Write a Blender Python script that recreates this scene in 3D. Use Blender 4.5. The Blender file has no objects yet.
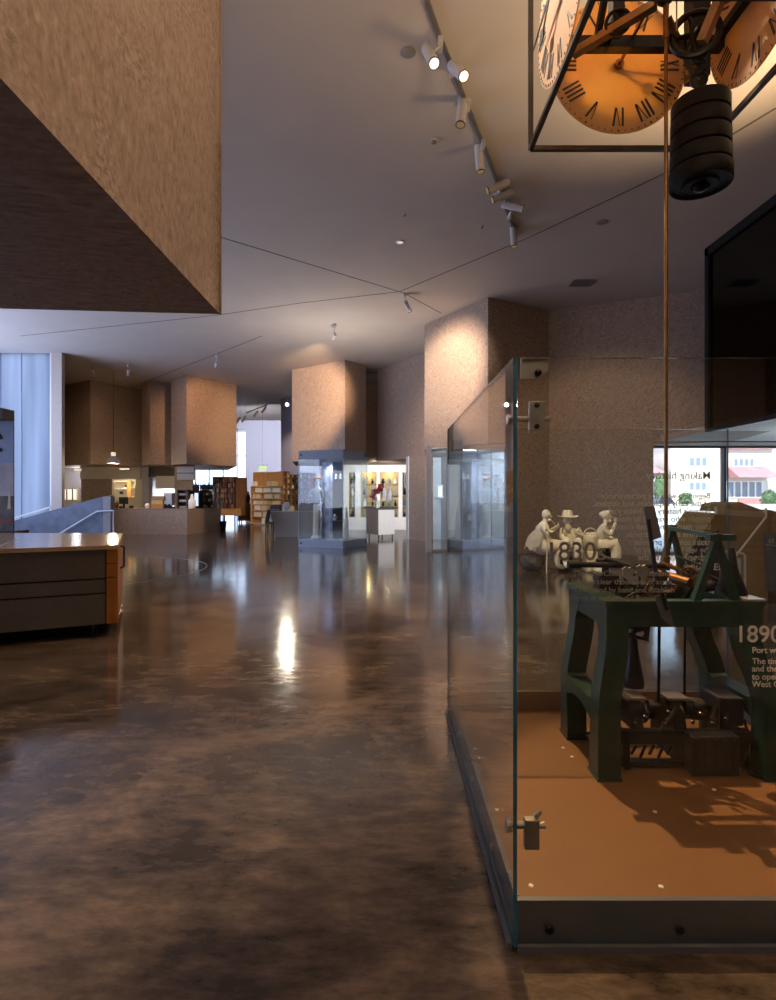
import bpy, bmesh, math, random
from mathutils import Vector, Matrix, Euler

random.seed(7)
PI = math.pi
C = bpy.context.scene.collection
SC = bpy.context.scene
EYE = 1.55
FPX = 560.0
CEIL = 6.6
SOF = 2.9

# ------------------------------------------------------------------ camera, world, sun, exposure
cam_d = bpy.data.cameras.new('camera')
cam_d.sensor_fit = 'AUTO'
cam_d.sensor_width = 36.0
cam_d.lens = FPX / 1000.0 * 36.0
cam_d.shift_y = -0.005
cam_d.clip_start = 0.05
cam_d.clip_end = 300
cam = bpy.data.objects.new('camera', cam_d)
C.objects.link(cam)
cam.location = (0, 0, EYE)
cam.rotation_euler = (PI / 2, 0, 0)
SC.camera = cam

SC.view_settings.view_transform = 'Standard'
SC.view_settings.look = 'None'
SC.view_settings.exposure = 0.0
SC.view_settings.gamma = 1.0
SC.view_settings.use_curve_mapping = False
cy = SC.cycles
cy.use_denoising = True
cy.max_bounces = 12
cy.diffuse_bounces = 4
cy.glossy_bounces = 5
cy.transmission_bounces = 8
cy.transparent_max_bounces = 40
cy.caustics_reflective = False
cy.caustics_refractive = False
cy.sample_clamp_indirect = 4.0

world = bpy.data.worlds.new('sky')
SC.world = world
world.use_nodes = True
wb = world.node_tree.nodes['Background']
wb.inputs[0].default_value = (0.62, 0.74, 1.0, 1)
wb.inputs[1].default_value = 3.2


def lamp(name, kind, loc, energy, color, target=None, **kw):
    d = bpy.data.lights.new(name, kind)
    d.energy = energy
    d.color = color
    for k, v in kw.items():
        setattr(d, k, v)
    o = bpy.data.objects.new(name, d)
    C.objects.link(o)
    o.location = loc
    if target is not None:
        o.rotation_euler = (Vector(target) - Vector(loc)).to_track_quat('-Z', 'Y').to_euler()
    return o


lamp('sun', 'SUN', (0, -20, 30), 9.0, (1.0, 0.93, 0.85), (6, 12, 0), angle=0.01)
# daylight that enters through the glazed left side of the hall
lamp('left_glazing_daylight', 'AREA', (-14.0, 13, 3.4), 760, (0.62, 0.70, 1.0), (0, 14, 4.4),
     shape='RECTANGLE', size=12, size_y=4.6)
# unseen warm fill disc added near the ceiling behind the viewer
lamp('hall_fill_light', 'AREA', (1.5, -2.2, 6.3), 60, (1.0, 0.74, 0.5), (1.0, 2.0, 0), shape='DISK', size=2.5)
lamp('near_soffit_fill', 'AREA', (-14.0, 2.0, 1.9), 170, (0.85, 0.88, 1.0), (0, 3, 2.5), shape='RECTANGLE', size=8, size_y=2.2)  # low side light added to brighten the near soffit
# unseen warm area light added on the right, washing ceiling and near volume
lamp('right_ceiling_fill', 'AREA', (6.1, 4.0, 3.7), 270, (1.0, 0.68, 0.36), (4.8, 3.4, 6.6), shape='RECTANGLE', size=7.0, size_y=0.5, spread=math.radians(95))
# fill light added out of view behind the viewer to brighten the ceiling
lamp('rear_ceiling_fill', 'AREA', (0.8, -1.8, 3.0), 430, (1.0, 0.72, 0.50), (0.8, -1.3, 6.6), shape='DISK', size=2.0, spread=math.radians(150))
# bare upward light added above the showcase hood to lift the hall ceiling
lamp('mid_ceiling_fill', 'AREA', (-1.6, 16.9, 2.96), 75, (1.0, 0.86, 0.76), (-1.6, 16.4, 6.6), shape='DISK', size=1.2, spread=math.radians(150))

WARM = (1.0, 0.66, 0.38)


def spot(name, loc, target, energy, deg, blend=0.5, color=WARM, radius=0.04):
    return lamp(name, 'SPOT', loc, energy, color, target, spot_size=math.radians(deg), spot_blend=blend,
                shadow_soft_size=radius)


spot('floor_fill_spot', (-0.3, 5.6, 6.4), (-1.2, 2.55, 0), 1300, 13.5, 0.25, (1.0, 0.70, 0.44), 0.12)  # unseen spot added so its cone edge shapes the near floor light


def at(px, py, y):
    """the point of the place seen at a pixel of the photo, at depth y"""
    return Vector(((px - 388.0) / FPX * y, y, EYE + (495.0 - py) / FPX * y))


def pl(px, y):
    return ((px - 388.0) / FPX * y, y)


def on_ceiling(px, py, drop=0.0):
    y = (CEIL - EYE) * FPX / (495.0 - py)
    return Vector(((px - 388.0) / FPX * y, y, CEIL - drop))


# ------------------------------------------------------------------ materials
MATS = {}


def nt(name):
    m = bpy.data.materials.new(name)
    m.use_nodes = True
    t = m.node_tree
    return m, t, t.nodes, t.links, t.nodes['Principled BSDF']


def mat(name, col, rough=0.5, metal=0.0, var=0.0, scale=8.0, spec=0.5, bump=0.0, emit=None, estr=1.0):
    if name in MATS:
        return MATS[name]
    m, t, n, l, b = nt(name)
    b.inputs['Roughness'].default_value = rough
    b.inputs['Metallic'].default_value = metal
    b.inputs['Specular IOR Level'].default_value = spec
    tc = n.new('ShaderNodeTexCoord')
    nz = n.new('ShaderNodeTexNoise')
    nz.inputs['Scale'].default_value = scale
    nz.inputs['Detail'].default_value = 4
    l.new(tc.outputs['Object'], nz.inputs['Vector'])
    r = n.new('ShaderNodeValToRGB')
    v = max(var, 0.02)
    r.color_ramp.elements[0].position = 0.3
    r.color_ramp.elements[1].position = 0.7
    r.color_ramp.elements[0].color = tuple(max(0, c * (1 - v)) for c in col) + (1,)
    r.color_ramp.elements[1].color = tuple(min(1, c * (1 + v)) for c in col) + (1,)
    l.new(nz.outputs['Fac'], r.inputs['Fac'])
    l.new(r.outputs['Color'], b.inputs['Base Color'])
    if bump:
        bp = n.new('ShaderNodeBump')
        bp.inputs['Strength'].default_value = bump
        bp.inputs['Distance'].default_value = 0.01
        l.new(nz.outputs['Fac'], bp.inputs['Height'])
        l.new(bp.outputs['Normal'], b.inputs['Normal'])
    if emit:
        b.inputs['Emission Color'].default_value = tuple(emit) + (1,)
        b.inputs['Emission Strength'].default_value = estr
    MATS[name] = m
    return m


def osb_material(name, dark, mid, light, sc=1.0):
    m, t, n, l, b = nt(name)
    tc = n.new('ShaderNodeTexCoord')

    def layer(rot, scl, scale, detail=5):
        mp = n.new('ShaderNodeMapping')
        mp.vector_type = 'TEXTURE'
        mp.inputs['Rotation'].default_value = rot
        mp.inputs['Scale'].default_value = tuple(1 / v for v in scl)
        nz = n.new('ShaderNodeTexNoise')
        nz.inputs['Scale'].default_value = scale * sc
        nz.inputs['Detail'].default_value = detail
        nz.inputs['Roughness'].default_value = 0.62
        nz.inputs['Distortion'].default_value = 0.6
        l.new(tc.outputs['Object'], mp.inputs['Vector'])
        l.new(mp.outputs['Vector'], nz.inputs['Vector'])
        return nz.outputs['Fac']
    a = layer((0.55, 0.45, 0.3), (6.0, 6.0, 1.3), 4.0)
    a2 = layer((-0.30, -0.4, 0.3), (6.0, 6.0, 1.4), 4.4)
    c = layer((0.1, 0.15, 0.2), (1.3, 6.0, 7.0), 5.0)
    g = layer((0, 0, 0), (1, 1, 1), 1.3, 2)
    mx = n.new('ShaderNodeMix')
    mx.data_type = 'FLOAT'
    rr = n.new('ShaderNodeValToRGB')
    rr.color_ramp.elements[0].position = 0.42
    rr.color_ramp.elements[1].position = 0.58
    l.new(g, rr.inputs['Fac'])
    l.new(rr.outputs['Color'], mx.inputs[0])
    m0 = n.new('ShaderNodeMix')
    m0.data_type = 'FLOAT'
    m0.inputs[0].default_value = 0.45
    l.new(a, m0.inputs[2])
    l.new(a2, m0.inputs[3])
    l.new(m0.outputs[0], mx.inputs[2])
    l.new(c, mx.inputs[3])
    r = n.new('ShaderNodeValToRGB')
    e = r.color_ramp.elements
    e[0].position = 0.34
    e[0].color = dark + (1,)
    e[1].position = 0.66
    e[1].color = light + (1,)
    k = e.new(0.5)
    k.color = mid + (1,)
    l.new(mx.outputs[0], r.inputs['Fac'])
    l.new(r.outputs['Color'], b.inputs['Base Color'])
    b.inputs['Roughness'].default_value = 0.55
    b.inputs['Specular IOR Level'].default_value = 0.25
    bp = n.new('ShaderNodeBump')
    bp.inputs['Strength'].default_value = 0.25
    bp.inputs['Distance'].default_value = 0.004
    l.new(mx.outputs[0], bp.inputs['Height'])
    l.new(bp.outputs['Normal'], b.inputs['Normal'])
    MATS[name] = m
    return m


OSB = osb_material('strand board', (0.21, 0.152, 0.118), (0.345, 0.258, 0.202), (0.48, 0.372, 0.30))


def floor_material():
    m, t, n, l, b = nt('polished concrete')
    tc = n.new('ShaderNodeTexCoord')

    def nz(scale, detail, rough, scl=(1, 1, 1), dist=0.0):
        mp = n.new('ShaderNodeMapping')
        mp.inputs['Scale'].default_value = scl
        z = n.new('ShaderNodeTexNoise')
        z.inputs['Scale'].default_value = scale
        z.inputs['Detail'].default_value = detail
        z.inputs['Roughness'].default_value = rough
        z.inputs['Distortion'].default_value = dist
        l.new(tc.outputs['Object'], mp.inputs['Vector'])
        l.new(mp.outputs['Vector'], z.inputs['Vector'])
        return z.outputs['Fac']
    a = nz(1.1, 9, 0.66, (1, 1.4, 1), 0.5)
    c = nz(9.0, 6, 0.7, (0.6, 1.6, 1))
    mx = n.new('ShaderNodeMix')
    mx.data_type = 'FLOAT'
    mx.inputs[0].default_value = 0.34
    l.new(a, mx.inputs[2])
    l.new(c, mx.inputs[3])
    r = n.new('ShaderNodeValToRGB')
    e = r.color_ramp.elements
    e[0].position = 0.40
    e[0].color = (0.030, 0.022, 0.016, 1)
    e[1].position = 0.61
    e[1].color = (0.17, 0.125, 0.088, 1)
    k = e.new(0.5)
    k.color = (0.085, 0.062, 0.045, 1)
    l.new(mx.outputs[0], r.inputs['Fac'])
    l.new(r.outputs['Color'], b.inputs['Base Color'])
    rr = n.new('ShaderNodeMapRange')
    rr.inputs['From Min'].default_value = 0.3
    rr.inputs['From Max'].default_value = 0.7
    rr.inputs['To Min'].default_value = 0.07
    rr.inputs['To Max'].default_value = 0.17
    l.new(c, rr.inputs['Value'])
    l.new(rr.outputs['Result'], b.inputs['Roughness'])
    b.inputs['Specular IOR Level'].default_value = 0.55
    bp = n.new('ShaderNodeBump')
    bp.inputs['Strength'].default_value = 0.06
    bp.inputs['Distance'].default_value = 0.02
    l.new(a, bp.inputs['Height'])
    l.new(bp.outputs['Normal'], b.inputs['Normal'])
    return m


def glass_material(name, tint=(0.95, 0.975, 0.97), refl=1.0):
    """thin pane: clear with a Fresnel mirror"""
    m = bpy.data.materials.new(name)
    m.use_nodes = True
    t = m.node_tree
    n, l = t.nodes, t.links
    n.remove(n['Principled BSDF'])
    tr = n.new('ShaderNodeBsdfTransparent')
    tr.inputs[0].default_value = tint + (1,)
    gl = n.new('ShaderNodeBsdfGlossy')
    gl.inputs['Roughness'].default_value = 0.01
    gl.inputs['Color'].default_value = (refl, refl, refl, 1)
    fr = n.new('ShaderNodeFresnel')
    ge = n.new('ShaderNodeNewGeometry')
    ior = n.new('ShaderNodeMix')
    ior.data_type = 'FLOAT'
    ior.inputs[2].default_value = 1.45
    ior.inputs[3].default_value = 1 / 1.45
    l.new(ge.outputs['Backfacing'], ior.inputs[0])
    l.new(ior.outputs[0], fr.inputs['IOR'])
    mix = n.new('ShaderNodeMixShader')
    nzz = n.new('ShaderNodeTexNoise')
    nzz.inputs['Scale'].default_value = 0.7
    bp = n.new('ShaderNodeBump')
    bp.inputs['Strength'].default_value = 0.004
    l.new(nzz.outputs['Fac'], bp.inputs['Height'])
    l.new(bp.outputs['Normal'], gl.inputs['Normal'])
    l.new(fr.outputs[0], mix.inputs[0])
    l.new(tr.outputs[0], mix.inputs[1])
    l.new(gl.outputs[0], mix.inputs[2])
    l.new(mix.outputs[0], n['Material Output'].inputs[0])
    return m


def translucent_material(name, col, refl_col, fac=0.6, wave=None, rough=0.6):
    m = bpy.data.materials.new(name)
    m.use_nodes = True
    t = m.node_tree
    n, l = t.nodes, t.links
    b = n['Principled BSDF']
    b.inputs['Base Color'].default_value = refl_col + (1,)
    b.inputs['Roughness'].default_value = rough
    tr = n.new('ShaderNodeBsdfTranslucent')
    tr.inputs[0].default_value = col + (1,)
    mix = n.new('ShaderNodeMixShader')
    mix.inputs[0].default_value = fac
    if wave:
        tc = n.new('ShaderNodeTexCoord')
        mp = n.new('ShaderNodeMapping')
        mp.inputs['Scale'].default_value = wave
        nz = n.new('ShaderNodeTexNoise')
        nz.inputs['Scale'].default_value = 1.0
        nz.inputs['Detail'].default_value = 3
        r = n.new('ShaderNodeValToRGB')
        r.color_ramp.elements[0].position = 0.3
        r.color_ramp.elements[1].position = 0.72
        r.color_ramp.elements[0].color = tuple(c * 0.8 for c in col) + (1,)
        r.color_ramp.elements[1].color = tuple(min(1, c * 1.2) for c in col) + (1,)
        l.new(tc.outputs['Object'], mp.inputs['Vector'])
        l.new(mp.outputs['Vector'], nz.inputs['Vector'])
        l.new(nz.outputs['Fac'], r.inputs['Fac'])
        l.new(r.outputs['Color'], tr.inputs[0])
    l.new(b.outputs[0], mix.inputs[1])
    l.new(tr.outputs[0], mix.inputs[2])
    l.new(mix.outputs[0], n['Material Output'].inputs[0])
    return m


FLOOR = floor_material()
GLASS = glass_material('clear glass')
GLASS_DARK = glass_material('smoked glass', (0.30, 0.28, 0.26))
DIAL = translucent_material('opal dial', (1.0, 0.58, 0.20), (0.64, 0.45, 0.31), 0.62, (3, 3, 3))
FROST = translucent_material('frosted channel glass', (0.52, 0.57, 0.66), (0.35, 0.42, 0.6), 0.9, (2.2, 2.2, 0.12), 0.3)
PLASTER = mat('ceiling plaster', (0.60, 0.545, 0.50), 0.75, var=0.03, scale=1.2, spec=0.2)
WHITE = mat('white paint', (0.78, 0.77, 0.76), 0.5, var=0.03)
CREAM = mat('cream laminate', (0.66, 0.60, 0.49), 0.5, var=0.04)
GREYW = mat('grey wall', (0.42, 0.42, 0.47), 0.6, var=0.05, scale=3)
GLASS_EDGE = mat('glass edge', (0.02, 0.115, 0.185), 0.08, var=0.25, scale=5, spec=0.8)
STEEL = mat('brushed steel', (0.34, 0.33, 0.31), 0.45, 1.0, var=0.08, scale=30)
RAIL = mat('anodised rail', (0.085, 0.09, 0.108), 0.42, 0.1, var=0.08, scale=12)
PLATFORM = mat('ochre platform board', (0.165, 0.074, 0.026), 0.5, var=0.06, scale=2.5, spec=0.3)
GREEN = mat('green machine paint', (0.010, 0.034, 0.021), 0.32, var=0.35, scale=14, spec=0.6)
IRON = mat('dark iron', (0.011, 0.010, 0.0095), 0.42, 0.5, var=0.4, scale=24)
BLACK = mat('black paint', (0.010, 0.010, 0.010), 0.5, var=0.3, spec=0.2)
WEIGHT = mat('black cast weight', (0.006, 0.0058, 0.0056), 0.55, var=0.3, scale=20, spec=0.12)
BRASS = mat('worn brass', (0.17, 0.078, 0.027), 0.45, 0.9, var=0.3, scale=20)
ROD = mat('bronze rod', (0.20, 0.105, 0.030), 0.4, 0.7, var=0.3, scale=10)
FRAME_ST = mat('bronze steel frame', (0.075, 0.068, 0.060), 0.35, 0.7, var=0.2, scale=10)
TAN_ST = mat('tan steel beam', (0.30, 0.20, 0.12), 0.3, 0.7, var=0.25, scale=7)
ETCH = translucent_material('white vinyl lettering', (0.62, 0.60, 0.57), (0.50, 0.47, 0.44), 0.45)
ETCH_DIM = translucent_material('grey vinyl lettering', (0.36, 0.34, 0.32), (0.24, 0.22, 0.20), 0.5)
PLASTW = mat('white plaster cast', (0.80, 0.70, 0.56), 0.7, var=0.08, scale=14, bump=0.2)
WOOD = mat('honey plywood', (0.42, 0.21, 0.075), 0.45, var=0.15, scale=5)
WOODL = mat('light maple top', (0.47, 0.33, 0.21), 0.18, var=0.10, scale=4)
DESKG = mat('grey desk laminate', (0.10, 0.09, 0.087), 0.45, var=0.08, scale=20)
ORANGE = mat('orange timber end', (0.34, 0.125, 0.02), 0.45, var=0.12, scale=6)
BLUEC = mat('blue grey concrete', (0.11, 0.135, 0.20), 0.55, var=0.22, scale=3)
DARKW = mat('dark shelving wood', (0.06, 0.035, 0.025), 0.5, var=0.2)
TRACKW = mat('white track enamel', (0.62, 0.60, 0.58), 0.4, var=0.03)
JOINT = mat('shadow joint', (0.13, 0.11, 0.10), 0.8, var=0.1)
LENS = mat('warm lamp lens', (0.9, 0.8, 0.6), 0.3, var=0.01, emit=(1.0, 0.78, 0.5), estr=2.2)
LENS_DIM = mat('gilt reflector', (0.55, 0.38, 0.16), 0.25, 0.9, var=0.05, emit=(1.0, 0.7, 0.35), estr=0.15)
STAR = mat('bright lamp lens', (1, 1, 1), 0.3, var=0.01, emit=(1.0, 0.93, 0.8), estr=10.0)
NICHE = mat('gilt niche lining', (0.42, 0.31, 0.12), 0.5, var=0.15)
MUSTARD = mat('mustard board', (0.25, 0.155, 0.045), 0.5, var=0.10, scale=4)
RED = mat('dark red petals', (0.28, 0.02, 0.03), 0.6, var=0.3)
LEAF = mat('leaf green', (0.06, 0.13, 0.04), 0.6, var=0.4)
PAPER = mat('paper white', (0.72, 0.70, 0.66), 0.7, var=0.05)
SLATE = mat('slate blue panel', (0.10, 0.115, 0.15), 0.4, var=0.15)


# ------------------------------------------------------------------ mesh builder
class MB:
    def __init__(self):
        self.bm = bmesh.new()
        self.mi = 0

    def _f(self, vs):
        try:
            f = self.bm.faces.new(vs)
            f.material_index = self.mi
            return f
        except ValueError:
            return None

    def box(self, x0, y0, z0, x1, y1, z1, bevel=0.0):
        pts = [(x0, y0, z0), (x1, y0, z0), (x1, y1, z0), (x0, y1, z0), (x0, y0, z1), (x1, y0, z1), (x1, y1, z1), (x0, y1, z1)]
        return self.hexa(pts, bevel)

    def hexa(self, pts, bevel=0.0):
        v = [self.bm.verts.new(p) for p in pts]
        fs = [self._f([v[i] for i in q]) for q in ((0, 3, 2, 1), (4, 5, 6, 7), (0, 1, 5, 4), (1, 2, 6, 5), (2, 3, 7, 6), (3, 0, 4, 7))]
        if bevel:
            es = list({e for f in fs if f for e in f.edges})
            bmesh.ops.bevel(self.bm, geom=es, offset=bevel, segments=2, affect='EDGES', profile=0.5)
        return self

    def prism(self, poly, z0, z1, axis='z'):
        """poly in plan (x, y) extruded in z; axis 'y': poly (x, z) extruded y; axis 'x': poly (y, z) extruded x"""
        def mk(p, k):
            if axis == 'z':
                return (p[0], p[1], k)
            if axis == 'y':
                return (p[0], k, p[1])
            return (k, p[0], p[1])
        a = [self.bm.verts.new(mk(p, z0)) for p in poly]
        b = [self.bm.verts.new(mk(p, z1)) for p in poly]
        self._f(a[::-1])
        self._f(b)
        for i in range(len(poly)):
            j = (i + 1) % len(poly)
            self._f([a[i], a[j], b[j], b[i]])
        return self

    def tube(self, pts, r, seg=10, cap=True, closed=False, sq=False):
        pts = [Vector(p) for p in pts]
        n = len(pts)
        rs = r if isinstance(r, (list, tuple)) else [r] * n
        rings = []
        up = Vector((0.123, 0.31, 0.94)).normalized()
        prev = None
        for i, p in enumerate(pts):
            if closed:
                d = pts[(i + 1) % n] - pts[i - 1]
            elif i == 0:
                d = pts[1] - pts[0]
            elif i == n - 1:
                d = pts[-1] - pts[-2]
            else:
                d = (pts[i + 1] - p).normalized() + (p - pts[i - 1]).normalized()
            if d.length < 1e-9:
                d = Vector((0, 0, 1))
            d.normalize()
            if prev is None:
                u = d.cross(up)
                if u.length < 0.05:
                    u = d.cross(Vector((1, 0, 0)))
            else:
                u = prev - d * prev.dot(d)
            u.normalize()
            w = d.cross(u)
            prev = u
            ring = []
            for k in range(seg):
                a = 2 * PI * k / seg + (PI / 4 if sq else 0)
                ring.append(self.bm.verts.new(p + (u * math.cos(a) + w * math.sin(a)) * rs[i]))
            rings.append(ring)
        m = n if closed else n - 1
        for i in range(m):
            A, B = rings[i], rings[(i + 1) % n]
            for k in range(seg):
                self._f([A[k], A[(k + 1) % seg], B[(k + 1) % seg], B[k]])
        if cap and not closed:
            self._f(rings[0][::-1])
            self._f(rings[-1])
        return self

    def bar(self, a, b, w, h=None):
        """rectangular bar between two points: w across, h in the upright direction"""
        a, b = Vector(a), Vector(b)
        h = h or w
        d = (b - a).normalized()
        u = d.cross(Vector((0, 0, 1)))
        if u.length < 0.02:
            u = Vector((1, 0, 0))
        u.normalize()
        v = u.cross(d)
        q = []
        for p in (a, b):
            q += [p - u * w / 2 - v * h / 2, p + u * w / 2 - v * h / 2, p + u * w / 2 + v * h / 2, p - u * w / 2 + v * h / 2]
        vs = [self.bm.verts.new(x) for x in q]
        for f in ((0, 1, 2, 3), (7, 6, 5, 4), (0, 4, 5, 1), (1, 5, 6, 2), (2, 6, 7, 3), (3, 7, 4, 0)):
            self._f([vs[i] for i in f])
        return self

    def lathe(self, prof, origin=(0, 0, 0), axis=(0, 0, 1), seg=24, cap=True):
        """prof: list of (radius, height along axis)"""
        o = Vector(origin)
        q = Vector((0, 0, 1)).rotation_difference(Vector(axis).normalized())
        rings = []
        for r, h in prof:
            if r < 1e-6:
                rings.append([self.bm.verts.new(o + q @ Vector((0, 0, h)))])
            else:
                rings.append([self.bm.verts.new(o + q @ Vector((r * math.cos(2 * PI * k / seg), r * math.sin(2 * PI * k / seg), h))) for k in range(seg)])
        for A, B in zip(rings, rings[1:]):
            for k in range(seg):
                j = (k + 1) % seg
                if len(A) == 1 and len(B) == 1:
                    continue
                if len(A) == 1:
                    self._f([A[0], B[j], B[k]])
                elif len(B) == 1:
                    self._f([A[k], A[j], B[0]])
                else:
                    self._f([A[k], A[j], B[j], B[k]])
        if len(rings[0]) > 1 and cap:
            self._f(rings[0][::-1])
        if len(rings[-1]) > 1 and cap:
            self._f(rings[-1])
        return self

    def ring(self, c, axis, R, r, seg=28, sub=8):
        c = Vector(c)
        q = Vector((0, 0, 1)).rotation_difference(Vector(axis).normalized())
        pts = [c + q @ Vector((R * math.cos(2 * PI * k / seg), R * math.sin(2 * PI * k / seg), 0)) for k in range(seg)]
        return self.tube(pts, r, sub, closed=True)

    def wheel(self, c, axis, R, r, spokes=5, hub=0.25, thick=None):
        self.ring(c, axis, R, r)
        c = Vector(c)
        ax = Vector(axis).normalized()
        q = Vector((0, 0, 1)).rotation_difference(ax)
        for k in range(spokes):
            a = 2 * PI * k / spokes + 0.3
            self.tube([c, c + q @ Vector((R * math.cos(a), R * math.sin(a), 0))], r * 0.7, 6)
        th = thick or r * 2.2
        self.lathe([(R * hub, -th / 2), (R * hub, th / 2)], c, ax, 14)
        return self

    def blob(self, c, rx, ry, rz, seg=12, rings=8, noise=0.0):
        prof = []
        c = Vector(c)
        rows = []
        for i in range(rings + 1):
            th = PI * i / rings
            if i in (0, rings):
                rows.append([self.bm.verts.new(c + Vector((0, 0, rz * math.cos(th))))])
            else:
                row = []
                for k in range(seg):
                    a = 2 * PI * k / seg
                    s = 1 + noise * (random.random() - 0.5)
                    row.append(self.bm.verts.new(c + Vector((rx * math.sin(th) * math.cos(a) * s, ry * math.sin(th) * math.sin(a) * s, rz * math.cos(th) * s))))
                rows.append(row)
        for A, B in zip(rows, rows[1:]):
            for k in range(seg):
                j = (k + 1) % seg
                if len(A) == 1:
                    self._f([A[0], B[k], B[j]])
                elif len(B) == 1:
                    self._f([A[k], B[0], A[j]])
                else:
                    self._f([A[k], B[k], B[j], A[j]])
        return self

    def warp(self, fn):
        for v in self.bm.verts:
            v.co = Vector(fn(v.co))
        return self


ORIGIN = {}


def obj(name, mb, mats, parent=None, smooth=False, kind=None):
    bm = mb.bm
    bmesh.ops.recalc_face_normals(bm, faces=bm.faces)
    if parent is None:
        xs = [v.co for v in bm.verts]
        mn = [min(c[i] for c in xs) for i in range(3)]
        mxx = [max(c[i] for c in xs) for i in range(3)]
        org = Vector(((mn[0] + mxx[0]) / 2, (mn[1] + mxx[1]) / 2, mn[2]))
    else:
        org = ORIGIN[parent.name]
    for v in bm.verts:
        v.co -= org
    me = bpy.data.meshes.new(name)
    bm.to_mesh(me)
    bm.free()
    for mm in (mats if isinstance(mats, (list, tuple)) else [mats]):
        me.materials.append(mm)
    if smooth:
        me.polygons.foreach_set('use_smooth', [True] * len(me.polygons))
        try:
            me.set_sharp_from_angle(angle=math.radians(40))
        except Exception:
            pass
    o = bpy.data.objects.new(name, me)
    C.objects.link(o)
    if parent is None:
        o.location = org
    else:
        o.parent = parent
    ORIGIN[o.name] = org
    if kind:
        o['kind'] = kind
    return o


def thing(name, label, cat, loc, group=None):
    o = bpy.data.objects.new(name, None)
    o.empty_display_size = 0.1
    C.objects.link(o)
    o.location = loc
    o['label'] = label
    o['category'] = cat
    if group:
        o['group'] = group
    ORIGIN[o.name] = Vector(loc)
    return o


def tag(o, label, cat, group=None):
    o['label'] = label
    o['category'] = cat
    if group:
        o['group'] = group
    return o


def struct(name, mb, m, parent=None, label=None):
    o = obj(name, mb, m, parent)
    if parent is None:
        o['kind'] = 'structure'
    if label:
        o['label'] = label
    return o


def dup(root, loc, rotz=0.0, label=None, group=None, scale=None):
    r = root.copy()
    C.objects.link(r)
    r.location = loc
    r.rotation_euler = (0, 0, rotz)
    if scale:
        r.scale = scale
    if label:
        r['label'] = label
    if group:
        r['group'] = group
    for ch in list(root.children):
        c = ch.copy()
        C.objects.link(c)
        c.parent = r
        for g in list(ch.children):
            d = g.copy()
            C.objects.link(d)
            d.parent = c
    return r


def text_part(name, body, size, pos, m, parent, mirrored=False, bold=0.0, spacing=1.0, line=1.0, depth=0.0006):
    """lettering lying in an upright x-z plane; mirrored text reads from the far side"""
    cu = bpy.data.curves.new(name, 'FONT')
    cu.body = body
    cu.size = size
    cu.offset = bold
    cu.extrude = depth
    cu.space_character = spacing
    cu.space_line = line
    tmp = bpy.data.objects.new('tmp', cu)
    C.objects.link(tmp)
    dg = bpy.context.evaluated_depsgraph_get()
    me = bpy.data.meshes.new_from_object(tmp.evaluated_get(dg))
    bpy.data.objects.remove(tmp)
    me.name = name
    me.materials.clear()
    me.materials.append(m)
    R = Euler((PI / 2, 0, PI if mirrored else 0)).to_matrix().to_4x4()
    me.transform(Matrix.Translation(Vector(pos) - ORIGIN[parent.name]) @ R)
    o = bpy.data.objects.new(name, me)
    C.objects.link(o)
    o.parent = parent
    ORIGIN[o.name] = ORIGIN[parent.name]
    return o


def skin_mesh(name, verts, edges, radii, m, parent=None, sub=2, extra=None):
    """a continuous surface grown round a skeleton"""
    me = bpy.data.meshes.new(name)
    me.from_pydata([tuple(v) for v in verts], edges, [])
    o = bpy.data.objects.new('tmp', me)
    C.objects.link(o)
    md = o.modifiers.new('skin', 'SKIN')
    md.use_smooth_shade = True
    md.branch_smoothing = 0.6
    for i, r in enumerate(radii):
        rr = r if isinstance(r, tuple) else (r, r)
        me.skin_vertices[0].data[i].radius = rr
    me.skin_vertices[0].data[0].use_root = True
    if sub:
        sd = o.modifiers.new('sub', 'SUBSURF')
        sd.levels = sub
        sd.render_levels = sub
    dg = bpy.context.evaluated_depsgraph_get()
    out = bpy.data.meshes.new_from_object(o.evaluated_get(dg))
    bpy.data.objects.remove(o)
    bm = bmesh.new()
    bm.from_mesh(out)
    if extra:
        tmp = MB()
        extra(tmp)
        t2 = bpy.data.meshes.new('t2')
        tmp.bm.to_mesh(t2)
        tmp.bm.free()
        bm.from_mesh(t2)
    mb = MB()
    mb.bm.free()
    mb.bm = bm
    return obj(name, mb, m, parent, smooth=True)


# ================================================================== STRUCTURE
struct('floor', MB().prism([(-14.6, -6), (12.5, -6), (12.5, 14.85), (7.2, 14.85), (7.2, 45), (-27, 45), (-12.1, 20.1), (-14.6, 20.1)], -0.2, 0.0), FLOOR)
struct('ceiling', MB().prism([(-14.6, -6), (12.5, -6), (12.5, 14.9), (6.4, 14.9), (6.4, 45), (-27, 45), (-12.1, 20.1), (-14.6, 20.1)], CEIL, CEIL + 0.25), PLASTER)
struct('wall_back', MB().box(-14.6, -6.2, 0, 12.5, -6, CEIL), OSB)
struct('wall_right', MB().box(12.5, -6, 0, 12.7, 15, CEIL), PLASTER)
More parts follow.
